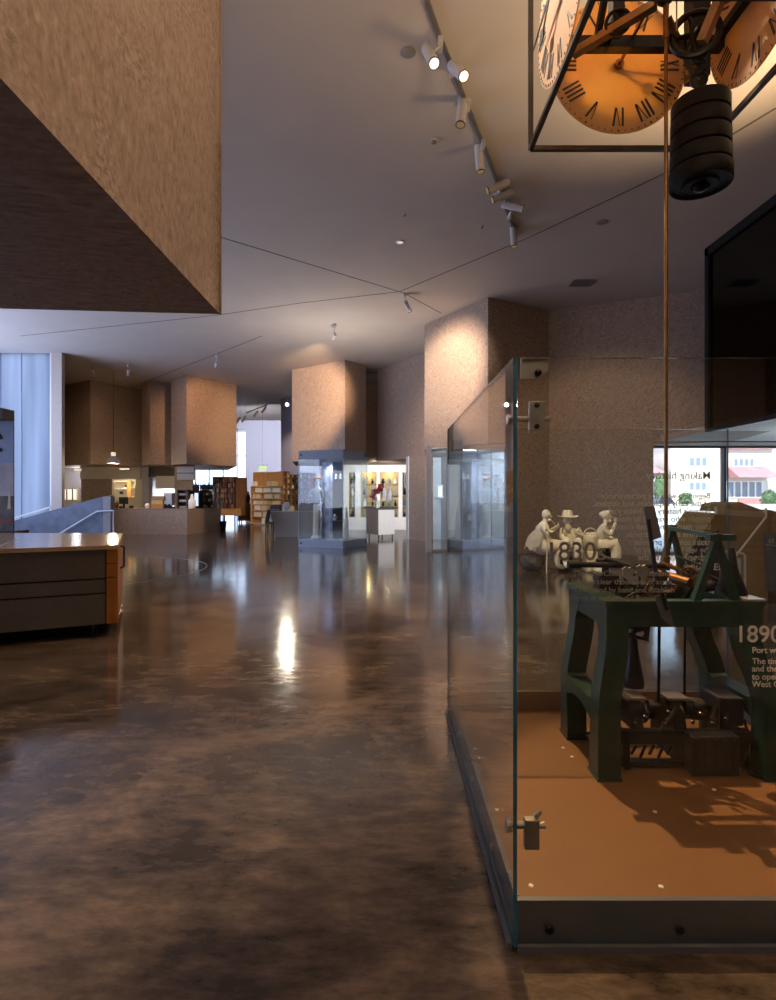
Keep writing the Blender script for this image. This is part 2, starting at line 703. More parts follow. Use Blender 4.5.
# left glazed side of the hall (off to the left of the view) and the blue frosted end bay
w = struct('window_1', MB().box(-14.62, -5.9, 0.7, -14.55, 20.0, CEIL), FROST)
struct('wall_left', MB().box(-14.7, -6, 0, -14.5, 20.1, 0.7), PLASTER)
w = struct('window_2', MB().box(-14.5, 19.95, 0.3, -11.98, 20.02, CEIL), FROST)
m = MB()
for px in (-60, 0, 21):
    X = pl(px, 19.9)[0]
    m.box(X - 0.012, 19.90, 0.3, X + 0.012, 19.95, CEIL)
struct('window_joint', m, mat('joint silicone', (0.30, 0.36, 0.52), 0.4), w)
m = MB()
m.box(-14.5, 19.86, 0.22, -11.95, 19.94, 0.30)
m.hexa([at(12, 519.5, 19.85), at(51, 507.6, 19.85), at(51, 507.6, 19.94), at(12, 519.5, 19.94),
        at(12, 517.8, 19.85), at(51, 505.9, 19.85), at(51, 505.9, 19.94), at(12, 517.8, 19.94)])
m.box(-11.99, 19.85, 0.3, -11.93, 19.95, CEIL)
struct('window_frame', m, WHITE, w)
struct('wall_end', MB().prism([(-11.93, 19.84), (-11.56, 19.84), (-11.60, 20.1), (-11.93, 20.1)], 0, CEIL), mat('pale pilaster', (0.48, 0.41, 0.36), 0.6, var=0.04))
struct('wall_left_far', MB().prism([(-12.0, 20.1), (-11.7, 20.1), (-26.6, 45), (-27, 45)], 0, CEIL), CREAM)

# near overhanging strand-board volume, upper left
m = MB()
a0 = (-1.255, 4.18)
m.prism([(-1.255, -6), a0, (-6.5, 3.76), (-12, 3.3), (-12, -6)], SOF, CEIL)
struct('wall_front', m, OSB)
# thin cover strip on its corner
m = MB()
m.tube([(a0[0] + 0.004, a0[1] + 0.004, SOF), (a0[0] + 0.004, a0[1] + 0.004, CEIL)], 0.008, 6)
struct('trim_1', m, mat('board edge', (0.25, 0.165, 0.105), 0.6))

# cafe strand-board volumes
struct('wall_cafe', MB().prism([pl(48, 26.6), pl(90.5, 24.6), pl(142.5, 26.9), pl(142.5, 33), pl(48, 33)], SOF, CEIL), OSB)
struct('wall_cafe_corner', MB().prism([pl(141.5, 25.85), pl(150, 24.6), pl(171.5, 25.25), pl(171.5, 30), pl(141.5, 30)], SOF, CEIL), OSB)
struct('wall_cafe_front', MB().prism([pl(171, 24.4), pl(186.5, 23.64), pl(236.3, 25.6), pl(228, 29.5), pl(171, 29.5)], 2.86, CEIL), OSB)
# middle volume
struct('wall_middle', MB().prism([pl(292, 22.6), pl(345, 20.9), pl(366, 21.8), pl(362, 26), pl(296, 26)], SOF, CEIL), OSB)
struct('wall_middle_recess', MB().prism([pl(364, 22.7), pl(378, 22.7), pl(378, 27), pl(364, 27)], SOF, 6.05), OSB)
struct('wall_middle_panel', MB().prism([pl(361, 23.3), pl(379, 23.3), pl(379, 23.5), pl(361, 23.5)], 5.9, CEIL), WHITE)
struct('wall_inner', MB().prism([pl(377, 22.4), pl(398, 21.26), pl(426, 19.7), pl(440, 19.7), pl(430, 27), pl(377, 27)], SOF, CEIL), OSB)
struct('wall_inner_lower', MB().prism([pl(407, 19.9), pl(409, 19.6), pl(430, 18.4), pl(433, 19.0), pl(412, 20.4)], 0, SOF), OSB)
struct('trim_2', MB().prism([pl(406, 19.95), pl(408.2, 19.55), pl(409, 19.6), pl(407, 20.0)], 0, SOF), WHITE)
# right volume with the glazed lobby beneath
struct('wall_right_front', MB().prism([pl(424.6, 16.6), pl(488, 14.3), pl(549, 15.3), (4.45, 17.5), (1.3, 19.5)], 2.89, CEIL), OSB)
struct('wall_right_far', MB().prism([pl(507, 14.62), pl(549, 15.3), pl(703, 13.8), pl(716, 13.68), pl(716, 14.2), pl(549, 16.0), (3.3, 16.0), (3.1, 14.8)], SOF, CEIL), OSB)
xw = pl(654, 14.3)[0]
struct('wall_right_lower', MB().prism([pl(507, 14.62), pl(549, 15.3), pl(653.5, 14.25), (xw, 14.8), (4.2, 15.9), (3.3, 15.9)], 0, SOF), OSB)
struct('wall_right_lintel', MB().prism([pl(653.5, 14.25), (xw, 14.9), (12.5, 14.9), (12.5, 13.75), pl(720, 13.65)], 2.84, SOF + 0.1), OSB)
# mezzanine with smoked glazing, upper right
struct('ceiling_mezzanine', MB().prism([(6.62, -5.9), (12.5, -5.9), (12.5, 13.62), (8.42, 13.62), (7.85, 11.45), (6.62, 11.45)], 2.86, 3.0), WHITE)
struct('ceiling_overhang', MB().prism([(6.62, 11.46), (7.84, 11.46), (8.40, 13.62), (6.62, 13.62)], 2.86, 3.0), OSB)
spot('mezzanine_soffit_fill', (10.2, 11.0, 0.3), (9.6, 10.6, 2.9), 300, 92, 0.6, (0.92, 0.95, 1.0), 0.08)  # upward spot added behind the exhibits to whiten the mezzanine soffit
w = struct('window_3', MB().box(6.55, -5.9, 2.9, 6.57, 11.45, CEIL), GLASS_DARK)
m = MB()
m.box(6.50, 11.38, 2.86, 6.62, 11.5, CEIL)
m.box(6.50, -5.9, 6.43, 6.60, 11.5, CEIL)
m.box(6.52, -5.9, 2.84, 6.60, 11.5, 2.92)
struct('window_frame', m, BLACK, w)
struct('wall_mezzanine', MB().prism([(6.62, 11.4), (12.5, 14.0), (12.5, 14.9), (9.0, 14.9), (6.62, 11.6)], 3.0, CEIL), mat('dark plaster', (0.11, 0.10, 0.09), 0.7))
struct('wall_mezzanine_side', MB().box(9.5, -5.9, 3.0, 9.6, 12.5, CEIL), MATS['dark plaster'])
# right-hand window to the street
w = struct('window_4', MB().box(xw, 14.82, 0.02, 12.5, 14.835, 2.84), GLASS)
m = MB()
m.box(xw, 14.78, 2.79, 12.5, 14.88, 2.86)
m.box(xw, 14.78, 0.0, 12.5, 14.88, 0.06)
struct('window_frame', m, mat('grey window frame', (0.22, 0.23, 0.25), 0.4, 0.3), w)
xm = pl(724.5, 14.8)[0]
struct('window_mullion', MB().box(xm - 0.03, 14.76, 0.06, xm + 0.03, 14.9, 2.79), mat('blue steel mullion', (0.09, 0.11, 0.16), 0.4), w)

# shop end
struct('wall_shop_far', MB().box(pl(246, 38)[0], 37.9, 0, 6.4, 38.3, CEIL), mat('lavender wall', (0.60, 0.60, 0.72), 0.6, var=0.02))
struct('wall_shop_lintel', MB().box(-25, 37.9, 6.05, pl(246, 38)[0], 38.3, CEIL), MATS['lavender wall'])
struct('wall_shop_side', MB().prism([pl(281, 29.5), pl(300, 28.5), pl(300, 29.2), pl(282, 30.2)], 2.6, CEIL), mat('blue lavender wall', (0.42, 0.42, 0.58), 0.6, var=0.02))
x1 = pl(246, 38)[0]
w = struct('window_5', MB().box(-24, 38.05, 0.02, x1, 38.07, 6.05), GLASS)
m = MB()
for px in (170, 182, 195, 209, 223, 237, 246):
    X = pl(px, 38)[0]
    m.box(X - 0.035, 38.0, 0, X + 0.035, 38.1, 6.05)
for z in (2.2, 4.2, 6.02):
    m.box(-24, 38.0, z - 0.03, x1, 38.1, z + 0.03)
struct('window_frame', m, mat('pale mullion', (0.50, 0.52, 0.60), 0.4), w)
struct('wall_shop_right', MB().prism([pl(430, 20), (3.0, 45), (6.4, 45), (6.4, 14.95), (4.3, 16)], 0, CEIL), GREYW)
# niche wall behind the shop counter
ny = 25.0
struct('wall_shop_niche', MB().box(pl(336, ny)[0], ny + 0.35, 0, pl(415, ny)[0], ny + 0.5, SOF + 0.4), WHITE)
m = MB()
segs = [(336, 349), (355.2, 360.5), (376.5, 380), (398.5, 402.5), (407, 415)]
for a, b in segs:
    m.box(pl(a, ny)[0], ny, 0.55, pl(b, ny)[0], ny + 0.35, 2.57)
m.box(pl(336, ny)[0], ny, 2.57, pl(415, ny)[0], ny + 0.35, 3.3)
m.box(pl(336, ny)[0], ny, 0.0, pl(415, ny)[0], ny + 0.35, 0.55)
struct('wall_shop_niche_front', m, WHITE)

# glazed lobby beneath the right volume
gz0, gz1 = 15.2, 14.75
p0, p1 = pl(429, 15.25), pl(505.5, 16.3)
w = struct('window_6', MB().prism([p0, p1, (p1[0], p1[1] + 0.015), (p0[0], p0[1] + 0.015)], 0.05, 2.89), GLASS)
m = MB()
m.box(p0[0] - 0.08, 15.17, 0, p0[0] + 0.06, 15.33, 2.89)
struct('window_post', m, WHITE, w)
m = MB()
m.prism([(p0[0], p0[1] - 0.05), (p1[0], p1[1] - 0.05), (p1[0], p1[1] + 0.03), (p0[0], p0[1] + 0.03)], 0, 0.055)
struct('window_rail', m, WHITE, w)
m = MB()
for t in (0.22, 0.42, 0.62, 0.8):
    x = p0[0] + (p1[0] - p0[0]) * t
    y = p0[1] + (p1[1] - p0[1]) * t
    m.box(x - 0.012, y - 0.02, 0.05, x + 0.012, y + 0.035, 2.89)
struct('window_joint', m, mat('pale glass joint', (0.45, 0.52, 0.58), 0.3), w)
struct('wall_lobby', MB().prism([pl(428, 19.5), pl(520, 19.5), pl(520, 19.7), pl(428, 19.7)], 0, SOF), mat('pale blue wall', (0.50, 0.56, 0.64), 0.5, var=0.12, scale=1.5))
struct('ceiling_lobby', MB().prism([pl(427, 16.0), pl(505, 14.75), pl(512, 19.6), pl(428, 19.6)], 2.86, 2.885), WHITE)
# lit opening seen in the lobby
for k, (a, b, c, d) in enumerate(((438.5, 447.5, 486, 497),)):
    q0, q1 = at(a, d, 19.45), at(b, c, 19.45)
    w = struct('window_%d' % (7 + k), MB().box(q0.x, 19.45, q0.z, q1.x, 19.47, q1.z), mat('lit lobby pane', (0.7, 0.75, 0.8), 0.4, var=0.01, emit=(0.85, 0.92, 1.0), estr=0.9))
    m = MB()
    for zz in (q0.z, q1.z):
        m.box(q0.x - 0.05, 19.40, zz - 0.03, q1.x + 0.05, 19.48, zz + 0.03)
    struct('window_frame', m, WHITE, w)

# cafe back of house
cyy = 27.2
m = MB()
m.box(pl(81, cyy)[0], cyy, 0, pl(112, cyy)[0], cyy + 0.2, 2.35)
struct('wall_kitchen', m, OSB)
q = at(81.5, 479, cyy - 0.1)
struct('wall_kitchen_fascia', MB().box(pl(81.5, cyy)[0], cyy - 0.15, at(0, 479, cyy).z, pl(142, cyy)[0], cyy + 0.1, SOF + 0.25), mat('pale grey fascia', (0.62, 0.56, 0.48), 0.5, var=0.03))
struct('wall_kitchen_back', MB().box(pl(60, 29)[0], 29.8, 0, pl(165, 29)[0], 30, SOF + 0.3), CREAM)
struct('wall_kitchen_side', MB().prism([pl(136, 27.3), pl(142, 27.1), pl(142, 29.8), pl(139.5, 29.8)], 0, SOF), CREAM)
struct('wall_kitchen_pier', MB().prism([pl(142, 26.9), pl(148.5, 26.7), pl(148.5, 29.8), pl(142, 29.8)], 0, SOF), GREYW)
struct('wall_servery_head', MB().prism([pl(148, 27.0), pl(176, 27.0), pl(176, 27.3), pl(148, 27.3)], at(0, 477, 27).z, SOF), mat('dark recess', (0.10, 0.075, 0.06), 0.7))
struct('wall_servery_fascia', MB().box(pl(155.5, 26.4)[0], 26.4, at(0, 488.5, 26.4).z, pl(174.5, 26.4)[0], 26.5, at(0, 476, 26.4).z), MATS['pale grey fascia'])
struct('wall_servery_back', MB().box(pl(150, 29)[0], 29.3, 0, pl(178, 29)[0], 29.5, 2.5), mat('servery white', (0.8, 0.82, 0.86), 0.5))
struct('wall_servery_pier', MB().prism([pl(174.5, 26.0), pl(193.5, 26.0), pl(193.5, 26.4), pl(174.5, 26.4)], 0, SOF), OSB)
# pane to the foyer behind the balustrade
struct('wall_foyer', MB().box(pl(50, 28.5)[0], 28.4, 0, pl(86, 28.5)[0], 28.5, SOF), mat('foyer plaster', (0.40, 0.38, 0.42), 0.6))
for a, b in ((61.5, 66.5), (68, 72.5), (73.5, 77)):
    q0, q1 = at(a, 499.5, 28.35), at(b, 489.5, 28.35)
    w = struct('window_%d' % (8 + int(a > 67) + int(a > 73)), MB().box(q0.x, 28.34, q0.z, q1.x, 28.37, q1.z), mat('lit foyer pane', (0.8, 0.75, 0.6), 0.4, var=0.01, emit=(1.0, 0.86, 0.58), estr=0.9))
    m = MB()
    m.box(q0.x - 0.06, 28.30, q0.z - 0.05, q0.x, 28.38, q1.z + 0.05)
    m.box(q1.x, 28.30, q0.z - 0.05, q1.x + 0.06, 28.38, q1.z + 0.05)
    struct('window_frame', m, WHITE, w)

# ceiling shadow joints
def joint(name, pts, w=0.022):
    P = [on_ceiling(*p) for p in pts]
    m = MB()
    for a, b in zip(P, P[1:]):
        m.bar((a.x, a.y, CEIL - 0.001), (b.x, b.y, CEIL - 0.001), w, 0.006)
    struct(name, m, JOINT)


joint('trim_3', [(150, 212), (220, 237), (322, 268), (404, 293), (441, 313)], 0.028)
joint('trim_4', [(20, 336), (218, 315), (300, 303), (400, 291.5), (530, 237), (680, 166), (776, 108)], 0.028)
joint('trim_5', [(128, 389), (170, 372), (206, 358), (262, 336)], 0.03)

# the street outside
struct('ground', MB().box(5, 15.2, -0.3, 120, 140, -0.12), mat('street asphalt', (0.5, 0.5, 0.5), 0.8, var=0.08, scale=0.4))
struct('ground_verge', MB().box(8, 34, -0.12, 110, 44, -0.05), mat('pale footpath', (0.55, 0.53, 0.50), 0.8, var=0.05))


# ================================================================== GLASS DISPLAY CASE (near right)
CX0, CX1, CY0, CY1, CH = 0.425, 2.42, 1.908, 4.0, 2.018
case = thing('display_case', 'large frameless glass display case holding the green clock mechanism on an ochre platform', 'display case', ((CX0 + CX1) / 2, (CY0 + CY1) / 2, 0))
obj('platform', MB().box(CX0 + 0.03, CY0 + 0.04, 0.0, CX1 - 0.03, CY1 - 0.05, 0.03), PLATFORM, case)
T = 0.0125


def pane(name, x0, y0, x1, y1, edge_faces):
    m = MB()
    m.box(x0, y0, 0.012, x1, y1, CH)
    o = obj(name, m, [GLASS, GLASS_EDGE], case)
    for p in o.data.polygons:
        if p.area < 0.12:
            p.material_index = 1
    return o


g_left = pane('glass_panel', CX0, CY0 - 0.006, CX0 + T, CY1, None)
g_front = pane('glass_panel', CX0 + T + 0.003, CY0, CX1, CY0 + T, None)
g_back = pane('glass_panel', CX0 + T + 0.003, CY1 - T, CX1, CY1, None)
g_right = pane('glass_panel', CX1, CY0 - 0.006, CX1 + T, CY1, None)
g_front['label'] = 'front glass panel with dates lettered in white'
g_back['label'] = 'back glass panel with white lettering read from behind'
RH = 0.158
rails = []
rb = MB().box(CX0 + T + 0.004, CY0 + T + 0.002, 0, CX1, CY0 + T + 0.022, RH)
rb.box(CX0 + T + 0.004, CY0 - 0.016, 0, CX1, CY0 - 0.002, 0.022)
r_front = obj('base_rail', rb, RAIL, case)
r_left = obj('base_rail', MB().box(CX0 + T + 0.002, CY0 + 0.04, 0, CX0 + T + 0.02, CY1 - 0.02, RH).box(CX0 - 0.016, CY0, 0, CX0 - 0.002, CY1, 0.022), RAIL, case)
r_back = obj('base_rail', MB().box(CX0 + T + 0.004, CY1 - T - 0.022, 0, CX1, CY1 - T - 0.002, RH), mat('tan back rail', (0.20, 0.13, 0.08), 0.5, 0.2), case)
r_right = obj('base_rail', MB().box(CX1 - 0.02, CY0 + 0.04, 0, CX1 - 0.002, CY1 - 0.02, RH), RAIL, case)
for px in (549.5, 679.5):
    p = at(px, 929.5, CY0)
    m = MB()
    m.lathe([(0.017, 0), (0.017, 0.006), (0.013, 0.009), (0.012, 0.0055), (0, 0.0055)], (p.x, CY0, p.z), (0, -1, 0), 20)
    b = obj('bolt', m, IRON, r_front, True)
for k in range(3):
    y = 2.35 + 0.55 * k
    m = MB().lathe([(0.013, 0), (0.013, 0.008), (0.009, 0.011), (0, 0.011)], (CX0 + T + 0.002, y, 0.075), (-1, 0, 0), 14)
    obj('bolt', m, STEEL, r_left, True)
for px, py in ((531, 886), (661, 887), (563, 748), (572, 757), (497, 810), (479, 758), (475, 749), (655, 812), (714, 790)):
    Y = (EYE - 0.03) * FPX / (py - 495)
    X = (px - 388) / FPX * Y
    if X < CX0 + 0.06:
        X = CX0 + 0.06
    m = MB().lathe([(0.0095, 0), (0.0095, 0.004), (0.006, 0.006), (0, 0.006)], (X, Y, 0.0295), (0, 0, 1), 12)
    obj('screw_cap', m, PAPER, case, True)
# clamps and latch on the near left corner
p = at(520, 380, CY0 + 0.03)
q = at(547, 358.5, CY0 + 0.03)
m = MB()
m.prism([(p.x, p.z), (p.x + 0.05, p.z), (q.x, p.z + 0.028), (q.x, q.z), (p.x, q.z)], CY0 + T + 0.001, CY0 + T + 0.012, 'y')
b = obj('corner_clamp', m, STEEL, case)
obj('bolt', MB().lathe([(0.012, 0), (0.012, 0.006), (0.007, 0.009), (0, 0.009)], (at(539, 372, CY0).x, CY0 + T, at(0, 372, CY0).z), (0, -1, 0), 16), IRON, b, True)
p, q = at(528, 431, CY0 + 0.03), at(544, 402, CY0 + 0.03)
m = MB().box(p.x, CY0 + T + 0.001, p.z, q.x, CY0 + T + 0.014, q.z, 0.002)
m.tube([(CX0 - 0.012, CY0 + 0.03, (p.z + q.z) / 2 - 0.01), (p.x + 0.01, CY0 + 0.03, (p.z + q.z) / 2 - 0.01)], 0.011, 10)
m.lathe([(0.02, 0), (0.02, 0.012), (0.014, 0.014)], (CX0 - 0.001, CY0 + 0.03, (p.z + q.z) / 2 - 0.01), (-1, 0, 0), 14)
m.tube([(q.x, CY0 + 0.03, (p.z + q.z) / 2 - 0.01), (q.x + 0.02, CY0 + 0.03, (p.z + q.z) / 2 - 0.008)], [0.006, 0.012], 10)
b = obj('hinge_clamp', m, STEEL, case)
for z in (p.z + 0.014, q.z - 0.014):
    obj('bolt', MB().lathe([(0.009, 0), (0.009, 0.005), (0.005, 0.007), (0, 0.007)], ((p.x + q.x) / 2 - 0.002, CY0 + T + 0.001, z), (0, -1, 0), 14), IRON, b, True)
zc = at(0, 830, CY0).z
m = MB()
x0, x1 = at(526, 0, CY0).x, at(541, 0, CY0).x
m.box(x0, CY0 + T + 0.001, at(0, 853, CY0).z, x1, CY0 + T + 0.03, at(0, 823, CY0).z, 0.004)
m.tube([(CX0 - 0.016, CY0 + 0.03, zc), (x0 + 0.01, CY0 + 0.03, zc)], 0.012, 12)
m.lathe([(0.024, 0), (0.024, 0.014), (0.018, 0.016)], (CX0 - 0.001, CY0 + 0.03, zc), (-1, 0, 0), 16)
b = obj('latch', m, mat('dull steel', (0.30, 0.28, 0.25), 0.4, 0.8, var=0.15), case)
m = MB().tube([(x1 - 0.012, CY0 + 0.03, at(0, 822, CY0).z), (x1 + 0.008, CY0 + 0.03, at(0, 818, CY0).z + 0.006)], [0.011, 0.006], 8)
m.tube([(x1, CY0 + 0.03, zc - 0.004), (x1 + 0.022, CY0 + 0.03, zc)], [0.008, 0.013], 8)
obj('thumb_screw', m, STEEL, b, True)
# clamp at the far corner
m = MB().box(CX0 + T, CY1 - 0.08, 1.86, CX0 + 0.1, CY1 - T, 1.93)
obj('corner_clamp', m, STEEL, case)

# lettering: the front panel reads towards us, the back panel reads from behind
yf = CY0 - 0.0008


def front_text(body, px, py, size, m):
    p = at(px, py, yf)
    return text_part('lettering', body, size, (p.x, yf, p.z), m, g_front, bold=0.0006 if size > 0.05 else 0.0003)


front_text('1830s', 545, 560, 0.088, ETCH_DIM)
for k, tx in enumerate(('The VDL Company and tenant', 'farmers clear thousands of acres', 'of bushland by hand and establish', 'farms in and around Burnie')):
    front_text(tx, 571 if k else 573, 576 + 8.2 * k, 0.0262, ETCH_DIM)
front_text('1890s', 735, 642, 0.080, ETCH)
for k, tx in enumerate(('Port works begin', 'The timber mills', 'and the railway', 'to open up the', 'West Coast')):
    front_text(tx, 752, (653, 664, 671.5, 679.5, 687)[k], 0.029, ETCH)
yb = CY1 - T - 0.0008


def back_text(body, px, py, size, m=ETCH):
    p = at(px, py, CY1)
    return text_part('lettering', body, size, (p.x, CY1 + 0.0008, p.z), m, g_back, mirrored=True, bold=0.0005)


back_text('Making history', 711, 479, 0.078)
for k, tx in enumerate(('Beginning with the perseverance', 'of the early explorers and settlers,', 'Burnie\u2019s history is a history of', 'people who wanted to make',
                        'their mark in no small measure', 'with the same enterprise', 'and a spirit of promise', 'the work of makers of', 'a town shaped by the')):
    back_text(tx, 711, 498.5 + 7.7 * k, 0.060)


def line_drawing(paths):
    m = MB()
    for pts in paths:
        P = [at(x, y, CY1 - T - 0.0015) for x, y in pts]
        for a, b in zip(P, P[1:]):
            m.bar((a.x, CY1 - T - 0.0015, a.z), (b.x, CY1 - T - 0.0015, b.z), 0.001, 0.005)
    obj('line_drawing', m, ETCH_DIM, g_back)


def circ(cx, cy_, r, n=20):
    return [(cx + r * math.cos(2 * PI * k / n), cy_ + r * math.sin(2 * PI * k / n)) for k in range(n + 1)]


line_drawing([[(543, 464), (543, 471)], [(533, 478), (534, 474), (538, 471), (548, 471), (553, 475), (554, 479)], [(533, 479), (554, 479)], [(533, 479), (532, 483), (523, 493), (525, 496)],
              [(554, 479), (555, 483), (564, 493), (562, 496)], circ(536, 497, 6.5), circ(551, 497, 6.5), circ(536, 497, 4.5), circ(551, 497, 4.5), [(540, 487), (547, 487), (545, 490), (541, 490), (540, 487)],
              [(525, 496), (525, 520)], [(562, 496), (562, 520)], [(529, 484), (558, 484)], [(537, 473), (537, 478)], [(541, 473), (541, 478)], [(546, 473), (546, 478)], [(550, 474), (550, 478)]])
pth = []
for i in range(4):
    x = 545 + 5 * i
    pth.append([(x, 637), (x + 3.6, 637), (x + 3.6, 659), (x, 659), (x, 637)])
    pth.append([(x, 662), (x + 3.6, 662), (x + 3.6, 669), (x, 669), (x, 662)])
pth.append([(543, 634), (567, 634), (567, 672), (543, 672), (543, 634)])
for k in range(8):
    pth.append([(529, 640 + 4 * k), (540, 640 + 4 * k)])
line_drawing(pth)

# ================================================================== CLOCK MECHANISM
mech = thing('clock_mechanism', 'green cast-iron tower clock mechanism with brass wheels inside the near glass case', 'clock mechanism', (1.62, 3.28, 0.03))
ZP = 0.03
TOPZ = 0.985


def smooth(t):
    t = max(0.0, min(1.0, t))
    return t * t * (3 - 2 * t)


def end_frame(xi, xo, sgn, splay):
    """cast end frame in the y-z plane: two curved legs, a top beam, a low tie with an arch"""
    m = MB()
    n = 22
    ya, yb_ = 2.985, 3.60

    def leg(y_out, y_in_top, y_in_mid, y_in_bot):
        L, R = [], []
        for i in range(n + 1):
            t = i / n
            z = ZP + (TOPZ - 0.03 - ZP) * t
            if t < 0.35:
                yi = y_in_bot + (y_in_mid - y_in_bot) * smooth(t / 0.35)
            elif t < 0.8:
                yi = y_in_mid
            else:
                yi = y_in_mid + (y_in_top - y_in_mid) * smooth((t - 0.8) / 0.2)
            L.append((y_out, z))
            R.append((yi, z))
        for i in range(n):
            q = [L[i], R[i], R[i + 1], L[i + 1]]
            v = []
            for X in (xi, xo):
                v += [(X, p[0], p[1]) for p in q]
            m.hexa([v[0], v[1], v[5], v[4], v[3], v[2], v[6], v[7]])
    leg(ya, ya + 0.22, ya + 0.115, ya + 0.13)
    leg(yb_, yb_ - 0.22, yb_ - 0.115, yb_ - 0.13)
    # low tie
    ns = 12
    for i in range(ns):
        y0 = ya + 0.1 + (yb_ - ya - 0.2) * i / ns
        y1 = ya + 0.1 + (yb_ - ya - 0.2) * (i + 1) / ns

        def lo(y):
            u = (y - (ya + yb_) / 2) / ((yb_ - ya) / 2)
            return 0.36 - 0.11 * u * u

        def hi(y):
            u = abs((y - (ya + yb_) / 2) / ((yb_ - ya) / 2))
            return 0.425 + 0.10 * max(0, u - 0.55) / 0.45
        v = [(xi, y0, lo(y0)), (xo, y0, lo(y0)), (xo, y1, lo(y1)), (xi, y1, lo(y1)), (xi, y0, hi(y0)), (xo, y0, hi(y0)), (xo, y1, hi(y1)), (xi, y1, hi(y1))]
        m.hexa(v)
    # top beam
    m.box(min(xi, xo) + 0.004, ya + 0.004, 0.84, max(xi, xo) - 0.004, yb_ - 0.004, TOPZ - 0.028)
    # foot pads
    for y in (ya + 0.065, yb_ - 0.065):
        m.box(min(xi, xo) - 0.006, y - 0.072, ZP, max(xi, xo) + 0.006, y + 0.072, ZP + 0.018)

    def f(v):
        s = smooth((0.80 - v.z) / 0.42)
        return (v.x + sgn * splay * s, v.y + (v.y - 3.29) * 0.05 * s, v.z)
    m.warp(f)
    return m


sf = obj('end_frame', end_frame(1.165, 1.285, -1, 0.05), GREEN, mech)
obj('end_frame', end_frame(1.885, 1.995, 1, 0.12), GREEN, mech)
m = MB()
m.box(1.155, 2.975, TOPZ - 0.028, 2.005, 3.05, TOPZ)
m.box(1.155, 3.53, TOPZ - 0.03, 2.01, 3.62, TOPZ)
m.box(1.155, 3.05, TOPZ - 0.03, 1.29, 3.53, TOPZ)
m.box(1.86, 3.05, TOPZ - 0.03, 2.01, 3.53, TOPZ)
m.box(1.28, 2.99, TOPZ - 0.14, 1.89, 3.04, TOPZ - 0.03)
m.box(1.28, 3.54, TOPZ - 0.14, 1.89, 3.60, TOPZ - 0.03)
obj('bed_frame', m, GREEN, mech)
m = MB().box(1.88, 2.97, TOPZ, 2.005, 3.10, TOPZ + 0.012)
obj('bed_plate', m, mat('pale steel plate', (0.6, 0.6, 0.6), 0.25, 0.6), mech)


def a_frame(pa, fl, fr, y, th, w):
    m = MB()
    ax, az = pa
    for f in (fl, fr):
        d = 1 if f[0] > ax else -1
        m.prism([(f[0] - w * 0.6, f[1]), (f[0] + w * 0.6, f[1]), (ax + w * 0.32, az), (ax - w * 0.32, az)], y, y + th, 'y')
    m.prism([(ax - w * 0.6, az - 0.02), (ax + w * 0.6, az - 0.02), (ax + w * 0.45, az + 0.02), (ax - w * 0.45, az + 0.02)], y - 0.01, y + th + 0.01, 'y')
    return m


pA = at(671, 528, 3.6)
pB = at(717, 537, 3.0)
lA, rA = at(657.5, 568, 3.6), at(685, 568, 3.6)
lB, rB = at(697, 592, 3.0), at(736, 588, 3.0)
obj('upright_frame', a_frame((pA.x, pA.z), (lA.x, TOPZ), (rA.x, TOPZ), 3.57, 0.035, 0.036), GREEN, mech)
m = a_frame((pB.x, pB.z), (lB.x, TOPZ), (rB.x, TOPZ), 2.99, 0.04, 0.036)
obj('upright_frame', m, GREEN, mech)
m = MB()
m.bar((pA.x - 0.02, 3.6, pA.z), (pB.x + 0.03, 2.99, pB.z - 0.0), 0.03, 0.022)
m.box(pB.x - 0.05, 2.975, pB.z - 0.018, pB.x + 0.09, 3.03, pB.z + 0.014)
obj('tie_bar', m, GREEN, mech)
# bell-shaped guard beside the right upright
gp = at(731, 586, 3.15)
m = MB().lathe([(0.085, 0), (0.08, 0.03), (0.062, 0.08), (0.036, 0.15), (0.024, 0.24), (0.014, 0.27), (0, 0.275)], (gp.x, 3.15, TOPZ), (0, 0, 1), 18)
obj('bell_guard', m, IRON, mech, True)
# arbor and wheels on the bed
m = MB().tube([at(574, 564.5, 3.25), at(664, 566, 3.25)], 0.017, 10)
m.tube([at(568, 564.5, 3.25), at(580, 564.7, 3.25)], 0.024, 10)
obj('arbor', m, IRON, mech, True)
m = MB()
m.lathe([(0.0, 0), (0.05, 0), (0.045, 0.02), (0.02, 0.03), (0.018, 0.08), (0.034, 0.1), (0.034, 0.15), (0, 0.15)], (at(605, 0, 3.35).x, 3.35, 1.06), (0, 0, 1), 14)
m.bar((at(596, 560, 3.35)), (at(628, 566, 3.35)), 0.02, 0.02)
m.tube([at(600, 556, 3.3), at(640, 569, 3.1)], 0.012, 8)
m.tube([at(606, 548, 3.35), at(606, 580, 3.35)], 0.02, 8)
m.box(at(596, 0, 3.35).x, 3.3, TOPZ, at(616, 0, 3.35).x, 3.4, TOPZ + 0.09)
obj('bearing_stand', m, IRON, mech, True)
for px, py in ((628, 573), (642, 571)):
    p = at(px, py, 3.05)
    m = MB()
    m.prism([(p.x - 0.03, p.z + 0.025), (p.x - 0.012, p.z + 0.035), (p.x, p.z + 0.026), (p.x + 0.014, p.z + 0.035), (p.x + 0.03, p.z + 0.02), (p.x + 0.022, p.z - 0.02), (p.x, p.z - 0.04), (p.x - 0.025, p.z - 0.015)], 3.045, 3.055, 'y')
    obj('heart_cam', m, STEEL, mech)
